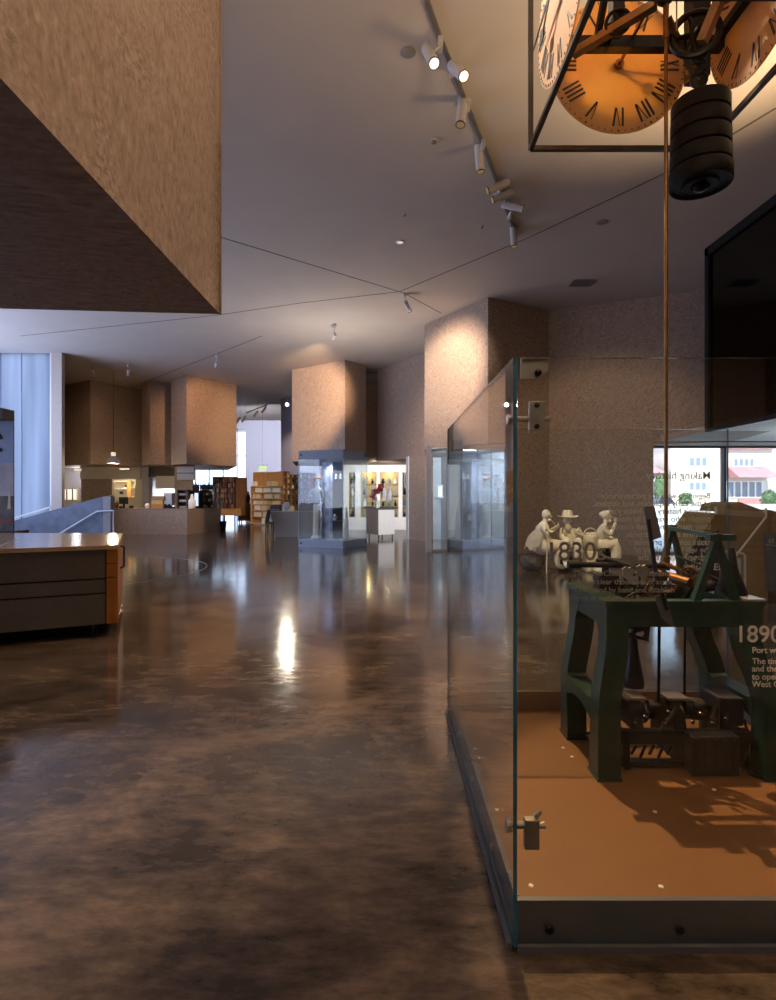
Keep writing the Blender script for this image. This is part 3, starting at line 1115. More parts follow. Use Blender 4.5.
for (px, py, y, R, ax, sp, mm) in ((664, 578, 3.28, 0.085, (0.5, 0.8, 0.1), 5, BRASS), (690, 577, 3.2, 0.055, (0.8, 0.5, 0), 5, BRASS), (707, 604, 3.25, 0.125, (0.05, 1, 0), 5, IRON),
                                   (640, 590, 3.35, 0.10, (0.2, 1, 0), 6, IRON), (617, 612, 3.25, 0.075, (0.1, 1, 0), 5, IRON), (652, 588, 3.2, 0.05, (0.9, 0.4, 0), 4, BRASS)):
    p = at(px, py, y)
    m = MB().wheel(p, ax, R, R * 0.11, sp)
    q = Vector((0, 0, 1)).rotation_difference(Vector(ax).normalized())
    for k in range(30):
        a = 2 * PI * k / 30
        t = p + q @ Vector((R * 1.1 * math.cos(a), R * 1.1 * math.sin(a), 0))
        m.tube([p + q @ Vector((R * math.cos(a), R * math.sin(a), 0)), t + (t - p) * 0.06], R * 0.05, 4)
    obj('gear_wheel', m, mm, mech, True)
m = MB().tube([at(658, 572, 3.28), at(700, 583, 3.1)], [0.016, 0.016], 10)
m.tube([at(672, 578, 3.2), at(690, 583, 3.1)], [0.03, 0.026], 12)
m.tube([at(694, 580, 3.1), at(699, 582, 3.1)], [0.036, 0.036], 12)
m.tube([at(660, 563, 3.28), at(680, 570, 3.2)], 0.012, 8)
obj('brass_arbor', m, BRASS, mech, True)
m = MB()
m.tube([at(676, 556, 3.4), at(712, 570, 3.1)], 0.008, 8)
m.tube([at(684, 566, 3.4), at(730, 584, 3.15)], 0.008, 8)
m.tube([at(700, 588, 3.1), at(712, 586, 3.1)], 0.03, 10)
obj('lever', m, IRON, mech, True)
# fly with two vanes
m = MB().tube([at(648, 519, 2.9), at(656, 575, 2.9), at(667, 610, 2.88)], 0.011, 8)
fly = obj('fly_arm', m, IRON, mech, True)
fm = mat('grey fly sheet', (0.13, 0.125, 0.14), 0.35, 0.4)
for quad in (((643.5, 507), (654, 506), (661.5, 537), (650, 541)), ((654.5, 596), (665.5, 594), (674.5, 628), (661.5, 618))):
    P = [at(x, y, 2.9) for x, y in quad]
    m = MB().prism([(p.x, p.z) for p in P], 2.897, 2.903, 'y')
    obj('fly_vane', m, fm, fly)
# hanging rods, ropes, pendulum bob
for px, py0, py1, y in ((659.5, 618, 702, 3.2), (685.3, 600, 702, 3.45)):
    a, b = at(px, py0, y), at(px - 1, py1, y)
    obj('suspension_rod', MB().tube([(a.x, y, TOPZ - 0.05), (b.x, y, b.z)], 0.0085, 8), IRON, mech, True)
m = MB()
p = at(636, 686, 3.3)
m.lathe([(0.0, 0.0), (0.062, 0.0), (0.064, 0.03), (0.05, 0.10), (0.035, 0.2), (0.022, 0.30), (0.012, 0.34), (0.01, TOPZ - 0.05 - p.z)], (p.x - 0.02, 3.3, p.z), (0, 0, 1), 16)
obj('pendulum_bob', m, IRON, mech, True)
m = MB()
p = at(638, 634, 3.2)
m.tube([at(622, 633, 3.2), at(634, 636, 3.2), at(647, 640, 3.2), at(648, 622, 3.2), at(656, 612, 3.2)], 0.014, 8)
m.ring(at(640, 634, 3.2), (0, 1, 0.2), 0.03, 0.008, 16)
m.tube([at(612, 628, 3.2), at(618, 690, 3.2)], 0.006, 6)
obj('crank_lever', m, IRON, mech, True)
m = MB()
for k in range(4):
    p = at(622 + 9 * k, 615 + (k % 2) * 6, 3.3)
    m.lathe([(0.05 - 0.008 * k, 0), (0.055 - 0.008 * k, 0.03), (0.04, 0.05)], (p.x, 3.15 + 0.05 * k, p.z), (0.2, 1, 0), 16)
m.tube([at(610, 618, 3.3), at(660, 612, 3.3)], 0.016, 8)
obj('escapement_block', m, IRON, mech, True)
# winding gear at floor level
base = MB()
y0, y1 = 3.10, 3.50
base.box(1.28, y0, 0.17, 2.02, y0 + 0.05, 0.24)
base.box(1.28, y1 - 0.05, 0.17, 2.02, y1, 0.24)
base.box(1.28, y0, 0.045, 1.98, y0 + 0.04, 0.075)
for x in (1.30, 1.64, 1.96):
    base.box(x, y0, ZP, x + 0.04, y1, 0.17)
    base.box(x, y0, 0.17, x + 0.04, y1, 0.22)
win = obj('winding_base', base, BLACK, mech)
m = MB().tube([(1.30, 3.24, 0.33), (1.95, 3.24, 0.33)], 0.015, 10)
for x, R in ((1.40, 0.055), (1.50, 0.035), (1.58, 0.05), (1.70, 0.055), (1.76, 0.03)):
    m.tube([(x, 3.24, 0.33), (x + 0.03, 3.24, 0.33)], R, 16)
m.ring((1.45, 3.2, 0.31), (1, 0.2, 0), 0.05, 0.009)
m.ring((1.64, 3.2, 0.31), (0.8, 0.5, 0), 0.05, 0.009)
obj('winding_shaft', m, mat('oily steel', (0.12, 0.11, 0.10), 0.3, 0.9, var=0.4, scale=30), mech, True)
for x in (1.36, 1.60):
    m = MB()
    m.prism([(3.13, 0.24), (3.34, 0.24), (3.30, 0.34), (3.27, 0.39), (3.19, 0.39), (3.16, 0.34)], x, x + 0.07, 'x')
    b = obj('pillow_block', m, IRON, mech)
    obj('cap_plate', MB().box(x - 0.02, 3.16, 0.39, x + 0.10, 3.29, 0.402), mat('tan cap plate', (0.20, 0.16, 0.125), 0.4, 0.4), b)
m = MB()
for x, z, y in ((1.37, 0.27, 3.11), (1.43, 0.30, 3.12), (1.53, 0.27, 3.11), (1.56, 0.33, 3.12), (1.69, 0.28, 3.11), (1.74, 0.32, 3.12), (1.80, 0.27, 3.11), (1.88, 0.29, 3.12)):
    m.lathe([(0.007, 0), (0.011, 0.008), (0.011, 0.02), (0.004, 0.024), (0.004, 0.05), (0, 0.05)], (x, y, z), (0.1, -0.3, 1), 10)
m.tube([(1.52, 3.12, 0.24), (1.62, 3.14, 0.36)], 0.01, 6)
m.tube([(1.84, 3.12, 0.24), (1.84, 3.12, 0.42)], 0.008, 6)
m.tube([(1.86, 3.13, 0.42), (1.80, 3.12, 0.30)], 0.008, 6)
obj('adjusting_bolt', m, MATS['oily steel'], mech, True)
p0, p1 = at(682, 707, 3.35), at(722, 712, 3.30)
m = MB().tube([p0, p0 + (p1 - p0) * 0.1, p1 - (p1 - p0) * 0.1, p1], [0.05, 0.062, 0.062, 0.05], 20)
obj('rope_drum', m, mat('ochre drum', (0.22, 0.14, 0.06), 0.45, var=0.15), mech, True)
m = MB().box(1.865, 3.14, 0.25, 2.00, 3.36, 0.41, 0.012)
m.box(1.88, 3.13, 0.10, 1.97, 3.30, 0.25)
gb = obj('gear_box', m, mat('dark grey housing', (0.028, 0.025, 0.023), 0.4, 0.2), mech)
m = MB().tube([(1.985, 3.12, 0.30), (2.0, 3.11, 0.22), (1.99, 3.10, 0.13), (1.95, 3.08, 0.06), (1.96, 3.02, 0.042), (2.0, 2.99, 0.04)], 0.007, 8)
obj('power_cable', m, BLACK, gb, True)
m = MB().box(1.64, 3.02, ZP, 1.90, 3.10, 0.245, 0.008)
for k in range(5):
    m.box(1.66 + 0.05 * k, 3.012, 0.06, 1.675 + 0.05 * k, 3.022, 0.23)
obj('motor_cover', m, mat('slate motor housing', (0.012, 0.014, 0.018), 0.3, 0.2), mech)
m = MB()
for k in range(6):
    m.tube([(1.30 + 0.05 * k, 3.11, 0.09 + 0.02 * (k % 2)), (1.33 + 0.05 * k, 3.11, 0.16)], 0.008, 6)
m.tube([(1.21, 3.2, 0.10), (1.27, 3.4, 0.30), (1.30, 3.3, 0.08)], 0.012, 8)
m.tube([(1.22, 3.45, 0.08), (1.28, 3.15, 0.22)], 0.012, 8)
obj('linkage', m, IRON, mech, True)


# ================================================================== HANGING CLOCK
KX0, KX1, KY0, KY1, KZ0 = 0.985, 2.175, 2.68, 3.865, 3.94
KZ1 = KZ0 + 1.19
kx, ky, kz = (KX0 + KX1) / 2, (KY0 + KY1) / 2, KZ0 + 0.555
clock = thing('hanging_clock', 'four-sided clock hung from the ceiling in an open steel frame with opal dials', 'clock', (kx, ky, KZ0))
m = MB()
b = 0.030
for x in (KX0, KX1):
    for y in (KY0, KY1):
        m.box(x - b / 2, y - b / 2, KZ0, x + b / 2, y + b / 2, KZ1)
        m.tube([(x, y, KZ1), (x, y, CEIL)], 0.006, 6)
for z in (KZ0, KZ1):
    for y in (KY0, KY1):
        m.box(KX0, y - b / 2, z - b / 2, KX1, y + b / 2, z + b / 2)
    for x in (KX0, KX1):
        m.box(x - b / 2, KY0, z - b / 2, x + b / 2, KY1, z + b / 2)
obj('frame', m, FRAME_ST, clock)
# clear corner glazing strip of the left side
m = MB()
m.box(KX0 + 0.02, ky + 0.30, kz - 0.085, KX1 - 0.02, ky + 0.36, kz - 0.01)
m.bar((KX0 + 0.05, ky + 0.33, kz + 0.0), (KX0 + 0.05, KY0, kz + 0.0), 0.05, 0.05)
m.bar((KX1 - 0.05, ky + 0.33, kz + 0.0), (KX1 - 0.05, KY0, kz + 0.0), 0.05, 0.05)
obj('cross_beam', m, IRON, clock)
m = MB()
pa, pb = at(573, 54, 3.6), at(656, 4, 3.27)
m.bar(pa, pb, 0.05, 0.045)
obj('stay', m, TAN_ST, clock)
m = MB().bar(at(668, 18, 3.27), at(702, 92, 3.45), 0.03, 0.03)
obj('stay', m, mat('olive stay', (0.14, 0.11, 0.06), 0.4, 0.6), clock)
m = MB().bar(at(702, 42, 3.2), at(728, -20, 3.1), 0.05, 0.05)
obj('stay', m, TAN_ST, clock)
m = MB().bar(at(597, 40, 3.5), at(606, -10, 3.4), 0.035, 0.035)
obj('stay', m, IRON, clock)


def numeral(k):
    return ('XII', 'I', 'II', 'III', 'IIII', 'V', 'VI', 'VII', 'VIII', 'IX', 'X', 'XI')[k]


R = 0.466


def dial(rot):
    """a dial facing -y before turning about the clock's axis by rot; its inside faces the centre"""
    piv = Vector((kx, ky, 0))
    half = (KY1 - KY0) / 2 - 0.02
    Rm = Matrix.Rotation(rot, 4, 'Z')

    def W(x, d, z):
        return Rm @ Vector((x, -half + d, z)) + Vector((kx, ky, kz))
    ax = (Rm @ Vector((0, 1, 0)))
    m = MB().lathe([(R, -0.004), (R, 0.004)], W(0, 0, 0), ax, 72)
    d = obj('dial', m, DIAL, clock)

    def stroke(mm, ang, dx, r0, r1, w, skew=0.0):
        er = Vector((math.sin(ang), math.cos(ang)))
        et = Vector((math.cos(ang), -math.sin(ang)))
        q = []
        for rr, s in ((r0, -1), (r0, 1), (r1, 1), (r1, -1)):
            off = dx + s * w / 2 + (skew if rr == r1 else -skew)
            p = er * rr + et * off
            q.append(p)
        mm.hexa([W(p.x, -0.0075, p.y) for p in q] + [W(p.x, 0.0065, p.y) for p in q])
    for k in range(12):
        ang = 2 * PI * k / 12
        s = numeral(k)
        mm = MB()
        items = []
        wd = {'I': 0.030, 'V': 0.060, 'X': 0.056}
        tot = sum(wd[c] for c in s)
        pos = -tot / 2
        for c in s:
            c0 = pos + wd[c] / 2
            pos += wd[c]
            if c == 'I':
                stroke(mm, ang, c0, R * 0.62, R * 0.89, 0.013)
            elif c == 'V':
                stroke(mm, ang, c0 - 0.011, R * 0.62, R * 0.89, 0.014, -0.010)
                stroke(mm, ang, c0 + 0.013, R * 0.62, R * 0.89, 0.005, 0.010)
            else:
                stroke(mm, ang, c0, R * 0.62, R * 0.89, 0.014, 0.016)
                stroke(mm, ang, c0, R * 0.62, R * 0.89, 0.005, -0.016)
        obj('numeral', mm, mat('numeral brown', (0.045, 0.028, 0.02), 0.6), d)
    mm = MB()
    for k in range(60):
        ang = 2 * PI * k / 60
        stroke(mm, ang, 0, R * 0.945, R * 0.975, 0.009 if k % 5 == 0 else 0.004)
    obj('minute_marks', mm, BLACK, d)

    def hand(ang, L, w, spade):
        h = MB()
        er = Vector((math.sin(ang), math.cos(ang)))
        et = Vector((math.cos(ang), -math.sin(ang)))

        def P(r, t, dd):
            p = er * r + et * t
            return W(p.x, dd, p.y)
        prof = [(-0.08, w * 0.8), (0, w), (L * 0.5, w * 0.7), (L * 0.62, w * 0.8)]
        if spade:
            prof += [(L * 0.68, w * 3.2), (L * 0.76, w * 3.8), (L * 0.84, w * 2.4), (L * 0.92, w * 0.9), (L, w * 0.3)]
        else:
            prof += [(L * 0.9, w * 0.6), (L, w * 0.2)]
        for (r0, w0), (r1, w1) in zip(prof, prof[1:]):
            q = []
            for dd in (-0.062, -0.055):
                q += [P(r0, -w0, dd), P(r0, w0, dd), P(r1, w1, dd), P(r1, -w1, dd)]
            h.hexa(q)
        obj('hand', h, BLACK, d)
    hand(2 * PI * (7.9 / 12), R * 0.62, 0.013, True)
    hand(2 * PI * (44 / 60), R * 0.86, 0.013, False)
    h = MB()
    h.tube([W(0, -0.07, 0), W(0, 0.03, 0)], 0.03, 14)
    h.tube([W(0, 0.03, 0), W(0.0, half * 0.98, 0.02)], 0.012, 8)
    obj('drive_shaft', h, mat('copper drive shaft', (0.30, 0.11, 0.04), 0.35, 0.8), d, True)


for r_ in (0, PI / 2, PI, -PI / 2):
    dial(r_)
# bevel gears and crown wheel at the centre
p = at(618, 22, 3.42)
m = MB().wheel(p, (0.3, 1, 0.1), 0.07, 0.011, 5)
m.tube([p, p + Vector((0, 0.2, 0))], 0.016, 8)
q = at(617, 38, 3.45)
m.box(q.x - 0.035, 3.42, kz - 0.10, q.x + 0.035, 3.50, kz + 0.22)
obj('gear_wheel', m, IRON, clock, True)
m = MB()
m.lathe([(0.02, -0.10), (0.05, -0.07), (0.05, -0.02), (0.09, 0.02), (0.09, 0.06), (0.03, 0.10), (0.02, 0.2)], (kx + 0.04, ky, kz + 0.02), (0, 0, 1), 18)
m.bar((kx - 0.12, ky, kz + 0.02), (kx + 0.16, ky, kz + 0.02), 0.05, 0.05)
m.bar((kx - 0.04, ky - 0.04, kz - 0.08), (kx - 0.04, ky - 0.04, kz + 0.2), 0.03, 0.03)
obj('bevel_gear', m, IRON, clock, True)
# dark hanging column at the right of the frame
p = at(697.5, 80, 3.55)
m = MB().box(p.x - 0.055, 3.50, p.z, p.x + 0.055, 3.61, KZ1 + 0.1)
m.box(p.x - 0.03, 3.53, KZ1, p.x + 0.03, 3.59, CEIL)
obj('hanger_column', m, BLACK, clock)
# vertical drive rod between mechanism and clock
ztop, zb = kz - 0.03, at(0, 565, 3.275).z
xr = at(666, 0, 3.275).x
m = MB().tube([(xr, 3.275, zb), (xr, 3.275, ztop)], 0.0105, 10)
m.tube([(xr, 3.275, zb - 0.03), (xr, 3.275, zb + 0.05)], 0.022, 10)
m.tube([(xr, 3.275, ztop - 0.25), (xr, 3.275, ztop)], 0.016, 10)
o = obj('drive_rod', m, ROD, None, True)
tag(o, 'thin bronze rod running up from the green mechanism to the hanging clock', 'rod')

# ================================================================== WEIGHT
wx, wy = 1.83, 3.28
wz0, wz1 = at(0, 186, wy).z, at(0, 102, wy).z
wt = thing('clock_weight', 'black stacked cylindrical clock weight hanging from a small pulley', 'weight', (wx, wy, wz0))
rad = 0.165
nd = 5
dh = (wz1 - wz0) / nd
for k in range(nd):
    z0 = wz0 + dh * k
    rr = rad * (1.0 - 0.012 * k + (0.02 if k == 0 else 0))
    m = MB()
    if k == 0:
        m.lathe([(0.0, 0.012), (0.05, 0.012), (0.052, 0.0), (rr * 0.55, 0.0), (rr * 0.60, 0.008), (rr * 0.88, 0.008), (rr * 0.92, 0), (rr - 0.004, 0), (rr, 0.006), (rr, dh - 0.012), (rr - 0.006, dh - 0.004), (0, dh - 0.004)], (wx, wy, z0), (0, 0, 1), 48)
    else:
        m.lathe([(0, 0), (rr - 0.008, 0), (rr, 0.008), (rr, dh - 0.012), (rr - 0.006, dh - 0.004), (0, dh - 0.004)], (wx, wy, z0), (0, 0, 1), 48)
    obj('weight_disc', m, WEIGHT, wt, True)
m = MB().tube([(wx, wy, wz0 - 0.02), (wx, wy, wz1 + 0.12)], 0.022, 12)
m.lathe([(0.0, -0.032), (0.02, -0.032), (0.036, -0.02), (0.036, 0.006)], (wx, wy, wz0), (0, 0, 1), 16)
obj('weight_rod', m, IRON, wt, True)
m = MB()
pz = at(0, 34, wy).z
hookz = wz1 + 0.10
m.ring((wx - 0.01, wy, hookz + 0.03), (0.3, 1, 0), 0.04, 0.012, 18)
m.ring((wx, wy, hookz + 0.10), (1, 0.2, 0), 0.038, 0.011, 18)
m.ring((wx - 0.01, wy, hookz + 0.165), (0.3, 1, 0), 0.035, 0.011, 18)
m.tube([(wx - 0.03, wy, hookz + 0.19), (wx - 0.05, wy, pz - 0.02), (wx - 0.05, wy, pz + 0.05)], 0.016, 8)
m.tube([(wx + 0.02, wy, hookz + 0.19), (wx + 0.05, wy, pz - 0.02), (wx + 0.05, wy, pz + 0.05)], 0.016, 8)
m.tube([(wx - 0.035, wy, wz1 + 0.06), (wx - 0.06, wy, wz1 + 0.03)], 0.012, 6)
obj('hook_chain', m, IRON, wt, True)
m = MB().wheel((wx - 0.03, wy, pz), (0.35, 1, 0), 0.125, 0.020, 5, 0.28)
m.tube([(wx - 0.03, wy - 0.06, pz), (wx - 0.03, wy + 0.06, pz)], 0.018, 10)
pu = obj('pulley', m, IRON, wt, True)
m = MB().tube([(wx + 0.10, wy + 0.02, pz), (wx + 0.10, wy + 0.02, CEIL)], 0.004, 6)
m.tube([(wx - 0.15, wy - 0.02, pz), (wx - 0.15, wy - 0.02, CEIL)], 0.004, 6)
obj('wire_rope', m, STEEL, wt)

# ================================================================== CEILING: TRACK LIGHTS, GRILLES
TP = [on_ceiling(*p) for p in ((427, -2), (437, 27), (458, 81), (486, 150), (516, 236))]
m = MB()
for a, b_ in zip(TP, TP[1:]):
    m.bar((a.x, a.y, CEIL - 0.02), (b_.x, b_.y, CEIL - 0.02), 0.045, 0.04)
tag(obj('lighting_track', m, mat('grey track', (0.20, 0.19, 0.18), 0.4, 0.4)), 'long grey lighting track on the ceiling left of the hanging clock', 'lighting track')


def track_head(lens_px, y, aim, label, lit=False, L=0.36, r=0.062, anchor=None, group=None, drop=0.34):
    """a white cylinder lamp on the track: adapter, stem, body, lens"""
    lp = at(lens_px[0], lens_px[1], y)
    d = (Vector(aim) - lp).normalized()
    back = lp - d * L
    top = Vector((anchor[0], anchor[1], CEIL - 0.04)) if anchor else Vector((back.x, back.y, CEIL - 0.04))
    t = thing('track_light', label, 'spotlight', (top.x, top.y, CEIL - 0.04 if anchor else CEIL), group)
    m = MB().box(top.x - 0.03, top.y - 0.09, CEIL - 0.10, top.x + 0.03, top.y + 0.09, CEIL - (0.04 if anchor else 0.0), 0.004)
    obj('track_adapter', m, TRACKW, t)
    mid = back + d * L * 0.45
    obj('stem', MB().tube([(top.x, top.y, CEIL - 0.09), (mid.x, mid.y, CEIL - 0.14 if mid.z < CEIL - 0.2 else mid.z), mid], 0.014, 8), TRACKW, t, True)
    m = MB().tube([back, back + d * 0.02, lp - d * 0.002], [r * 0.9, r, r], 20)
    body = obj('lamp_body', m, TRACKW, t, True)
    q = lp
    m = MB().lathe([(r * 0.98, 0.0), (r * 1.02, 0.004), (r * 1.02, 0.014), (r * 0.86, 0.014), (r * 0.86, 0.0)], q, d, 24, False)
    obj('rim', m, BRASS, body, True)
    m = MB().lathe([(0, 0.003), (r * 0.84, 0.003), (r * 0.86, 0.012), (0, 0.0125)], q, d, 20)
    obj('lens', m, LENS if lit else LENS_DIM, body, True)
    return lp + d * 0.05, d


def anc(px, py):
    p = on_ceiling(px, py)
    return (p.x, p.y)


heads = [((434, 63), 6.45, anc(440, 38), (1.62, 3.28, 1.5), True, 'white track spotlight nearest the viewer, aimed down at the mechanism'),
         ((463.5, 76), 7.0, anc(452, 64), (2.3, 3.6, 2.6), True, 'white track spotlight with the brightest round lens, second along the track'),
         ((460.5, 124), 7.75, anc(468, 100), (0.2, 6.2, 0), False, 'white track spotlight angled down to the left, third along the track'),
         ((480.5, 171), 8.9, anc(483, 140), (2.0, 8.6, 0), False, 'white track spotlight pointing straight down, fourth along the track'),
         ((488, 190.5), 9.35, anc(500, 186), (-2.5, 8.7, 4.6), False, 'white track spotlight aimed left, upper of two near the joint line'),
         ((493, 200), 9.7, anc(506, 199), (-2.6, 9.0, 4.6), False, 'white track spotlight aimed left, lower of two near the joint line'),
         ((523, 208.5), 9.6, anc(510, 212), (7, 8.6, 4.9), False, 'white track spotlight aimed right toward the dark glazing'),
         ((514, 246), 11.0, anc(515, 228), (2.7, 10.7, 0), False, 'white track spotlight at the far end of the track')]
HL = []
for lp, y, an, aim, lit, lab in heads:
    y = (CEIL - EYE - (0.22 if 'aimed left' in lab or 'aimed right' in lab else 0.36)) * FPX / (495.0 - lp[1])
    HL.append(track_head(lp, y, aim, lab, lit, anchor=an, group='spotlights on the long ceiling track'))
spot('left_dial_fill', (-0.6, 4.2, 6.4), (0.985, 3.35, 4.62), 1500, 22, 0.4, (1.0, 0.86, 0.66), 0.04)  # out-of-view spot added to make the left dial bright
spot('mechanism_spot', HL[0][0] + HL[0][1] * 0.05, (1.55, 3.2, 1.6), 2400, 27, 0.3, (1.0, 0.62, 0.30), 0.03)
spot('dial_spot', HL[1][0] + HL[1][1] * 0.05, (1.52, 3.9, 4.64), 5200, 15, 1.0, (1.0, 0.66, 0.34), 0.03)
spot('floor_spot', HL[2][0] + HL[2][1] * 0.05, (-0.6, 6.6, 0), 900, 70, 0.5, WARM, 0.03)
spot('hall_floor_spot', HL[3][0] + HL[3][1] * 0.05, (1.9, 9.6, 0), 260, 65, 0.6, WARM, 0.03)
spot('box_spot', HL[6][0] + HL[6][1] * 0.05, (5.4, 14.0, 2.2), 420, 60, 0.6, WARM, 0.03)

# recessed and far ceiling spotlights, each lighting one strand-board volume
far_heads = [((512, 0), None)]


def ceiling_spot(px, py, aim, label, energy, deg=50, lit=False, color=WARM, drop=0.36):
    p = on_ceiling(px, py)
    y = p.y
    q = Vector((p.x, p.y, CEIL - drop))
    pix = (388 + FPX * q.x / q.y, 495 - FPX * (q.z - EYE) / q.y)
    lp, d = track_head(pix, y, aim, label, lit, L=0.3, r=0.055, anchor=None, group=None)
    if energy:
        spot('volume_spot', lp + d * 0.05, aim, energy, deg, 0.7, color, 0.05)


ceiling_spot(216, 357, at(205, 415, 24.4), 'white ceiling spotlight in front of the orange-lit cafe volume', 620, 52, color=(1.0, 0.55, 0.28))
ceiling_spot(128, 366, at(120, 430, 25), 'white ceiling spotlight above the cafe kitchen', 50, 85)
ceiling_spot(93, 368, at(92, 430, 24), 'white ceiling spotlight beside the blue frosted glazing', 45, 85)
ceiling_spot(333, 327, at(303, 408, 22.3), 'white ceiling spotlight before the middle strand-board volume', 2500, 50)
ceiling_spot(410, 297, at(448, 385, 15.7), 'small white ceiling spotlight at the meeting of the ceiling joints', 260, 95, color=(1.0, 0.74, 0.5))

p = on_ceiling(216, 357, 0.5)
spot('counter_fill_spot', p, at(165, 522, 22.3), 1100, 34, 0.6, (1.0, 0.74, 0.52), 0.05)  # extra spot added at the cafe ceiling lamp to brighten the counter front
p = on_ceiling(410, 297, 0.5)
spot('island_spot', p, at(389, 526, 19.7), 1300, 8.5, 0.5, (1.0, 0.95, 0.90), 0.04)
spot('near_volume_fill', (3.6, 1.0, 6.3), (-1.255, 2.2, 4.4), 420, 62, 0.8, (1.0, 0.74, 0.52), 0.08)  # unseen spot added to light the near strand-board face
for px, py, r, lab, nm, cat in ((408, 52, 0.085, 'round grey ceiling speaker grille left of the lighting track', 'ceiling_speaker', 'speaker'),
                                (602, 222, 0.10, 'round grey ceiling speaker grille right of the lighting track', 'ceiling_speaker', 'speaker')):
    p = on_ceiling(px, py)
    t = thing(nm, lab, cat, (p.x, p.y, CEIL))
    obj('rim', MB().ring((p.x, p.y, CEIL - 0.004), (0, 0, 1), r, 0.006, 32, 6), mat('grey grille rim', (0.30, 0.28, 0.27), 0.5), t, True)
    obj('grille', MB().lathe([(r, 0), (r, -0.006), (r * 0.9, -0.012), (0, -0.014)], (p.x, p.y, CEIL), (0, 0, 1), 32), mat('grey speaker grille', (0.30, 0.28, 0.265), 0.7, var=0.2, scale=160), t, True)
p = on_ceiling(400, 242)
spot('downlight_spot', (p.x, p.y, CEIL - 0.05), (1.75, 15.6, 4.9), 2300, 40, 0.8, (1.0, 0.78, 0.60), 0.05)
t = thing('downlight', 'small round white downlight in the ceiling above the middle of the hall', 'downlight', (p.x, p.y, CEIL))
obj('rim', MB().ring((p.x, p.y, CEIL - 0.005), (0, 0, 1), 0.075, 0.012, 28, 6), WHITE, t, True)
obj('diffuser', MB().lathe([(0.07, 0), (0.06, -0.01), (0, -0.012)], (p.x, p.y, CEIL), (0, 0, 1), 24), mat('lit diffuser', (0.9, 0.9, 0.88), 0.4, emit=(1, 0.95, 0.9), estr=0.5), t, True)
for k, (px, py, lab) in enumerate(((434, 140, 'small round smoke detector on the ceiling left of the track'), (482, 226, 'tiny smoke detector on the ceiling near the far track end'),
                                   (404, 214, 'tiny ceiling sensor above the round downlight'))):
    p = on_ceiling(px, py)
    s = 1.0 if k == 0 else 0.5
    t = thing('smoke_detector', lab, 'smoke detector', (p.x, p.y, CEIL))
    obj('base', MB().lathe([(0.055 * s, 0), (0.055 * s, -0.02)], (p.x, p.y, CEIL), (0, 0, 1), 20), TRACKW, t, True)
    obj('cap', MB().lathe([(0.04 * s, -0.02), (0.035 * s, -0.045), (0, -0.05)], (p.x, p.y, CEIL), (0, 0, 1), 20), mat('sensor cap', (0.28, 0.25, 0.23), 0.5), t, True)
P = [on_ceiling(*q) for q in ((560, 284), (586, 279), (590, 287), (563, 292))]
t = thing('ceiling_vent', 'dark rectangular air vent in the ceiling before the brown wall', 'vent', (P[0].x + 0.3, P[0].y, CEIL))
x0, x1, yv0, yv1 = P[3].x, P[2].x, P[2].y - 0.1, P[1].y + 0.1
m = MB().box(x0, yv0, CEIL - 0.012, x1, yv0 + 0.05, CEIL).box(x0, yv1 - 0.05, CEIL - 0.012, x1, yv1, CEIL)
m.box(x0, yv0, CEIL - 0.012, x0 + 0.05, yv1, CEIL).box(x1 - 0.05, yv0, CEIL - 0.012, x1, yv1, CEIL)
obj('frame', m, mat('grey vent frame', (0.25, 0.23, 0.22), 0.5), t)
m = MB()
n = 8
for k in range(n):
    y = yv0 + 0.06 + (yv1 - yv0 - 0.12) * k / (n - 1)
    m.box(x0 + 0.04, y - 0.02, CEIL - 0.010, x1 - 0.04, y + 0.02, CEIL - 0.004)
obj('slats', m, mat('dark vent slat', (0.20, 0.19, 0.18), 0.6), t)

# bright lamp in the distance and the hanging spots of the shop
p = at(287, 404.5, 28.2)
t = thing('track_light', 'brightly shining lamp beside the middle strand-board volume', 'spotlight', (p.x, p.y, CEIL))
obj('stem', MB().tube([(p.x, p.y, CEIL), (p.x, p.y + 0.1, p.z + 0.1)], 0.02, 8), TRACKW, t, True)
b_ = obj('lamp_body', MB().tube([p + Vector((0, 0.25, 0.10)), p + Vector((0, 0.01, 0.0))], 0.09, 16), TRACKW, t, True)
obj('lens', MB().lathe([(0.085, 0), (0.08, 0.012), (0, 0.016)], p, (0, -1, -0.35), 20), STAR, b_, True)
spot('star_lamp', p + Vector((0, -0.1, -0.03)), (-1.2, 5, 0), 500, 40, 0.8, (1.0, 0.88, 0.7), 0.07)
tr = MB().bar(at(246, 413, 30), at(268, 404.5, 29.2), 0.05, 0.05)
z_ = at(246, 413, 30).z
tag(obj('lighting_track', tr, mat('grey track', (0.2, 0.19, 0.18), 0.4)), 'short lighting track hung before the pale far shop wall', 'lighting track')
labs = ('leftmost grey spotlight hung before the pale far wall', 'second from left grey spotlight before the pale far wall', 'third grey spotlight hung before the pale far wall', 'rightmost grey spotlight hung before the pale far wall')
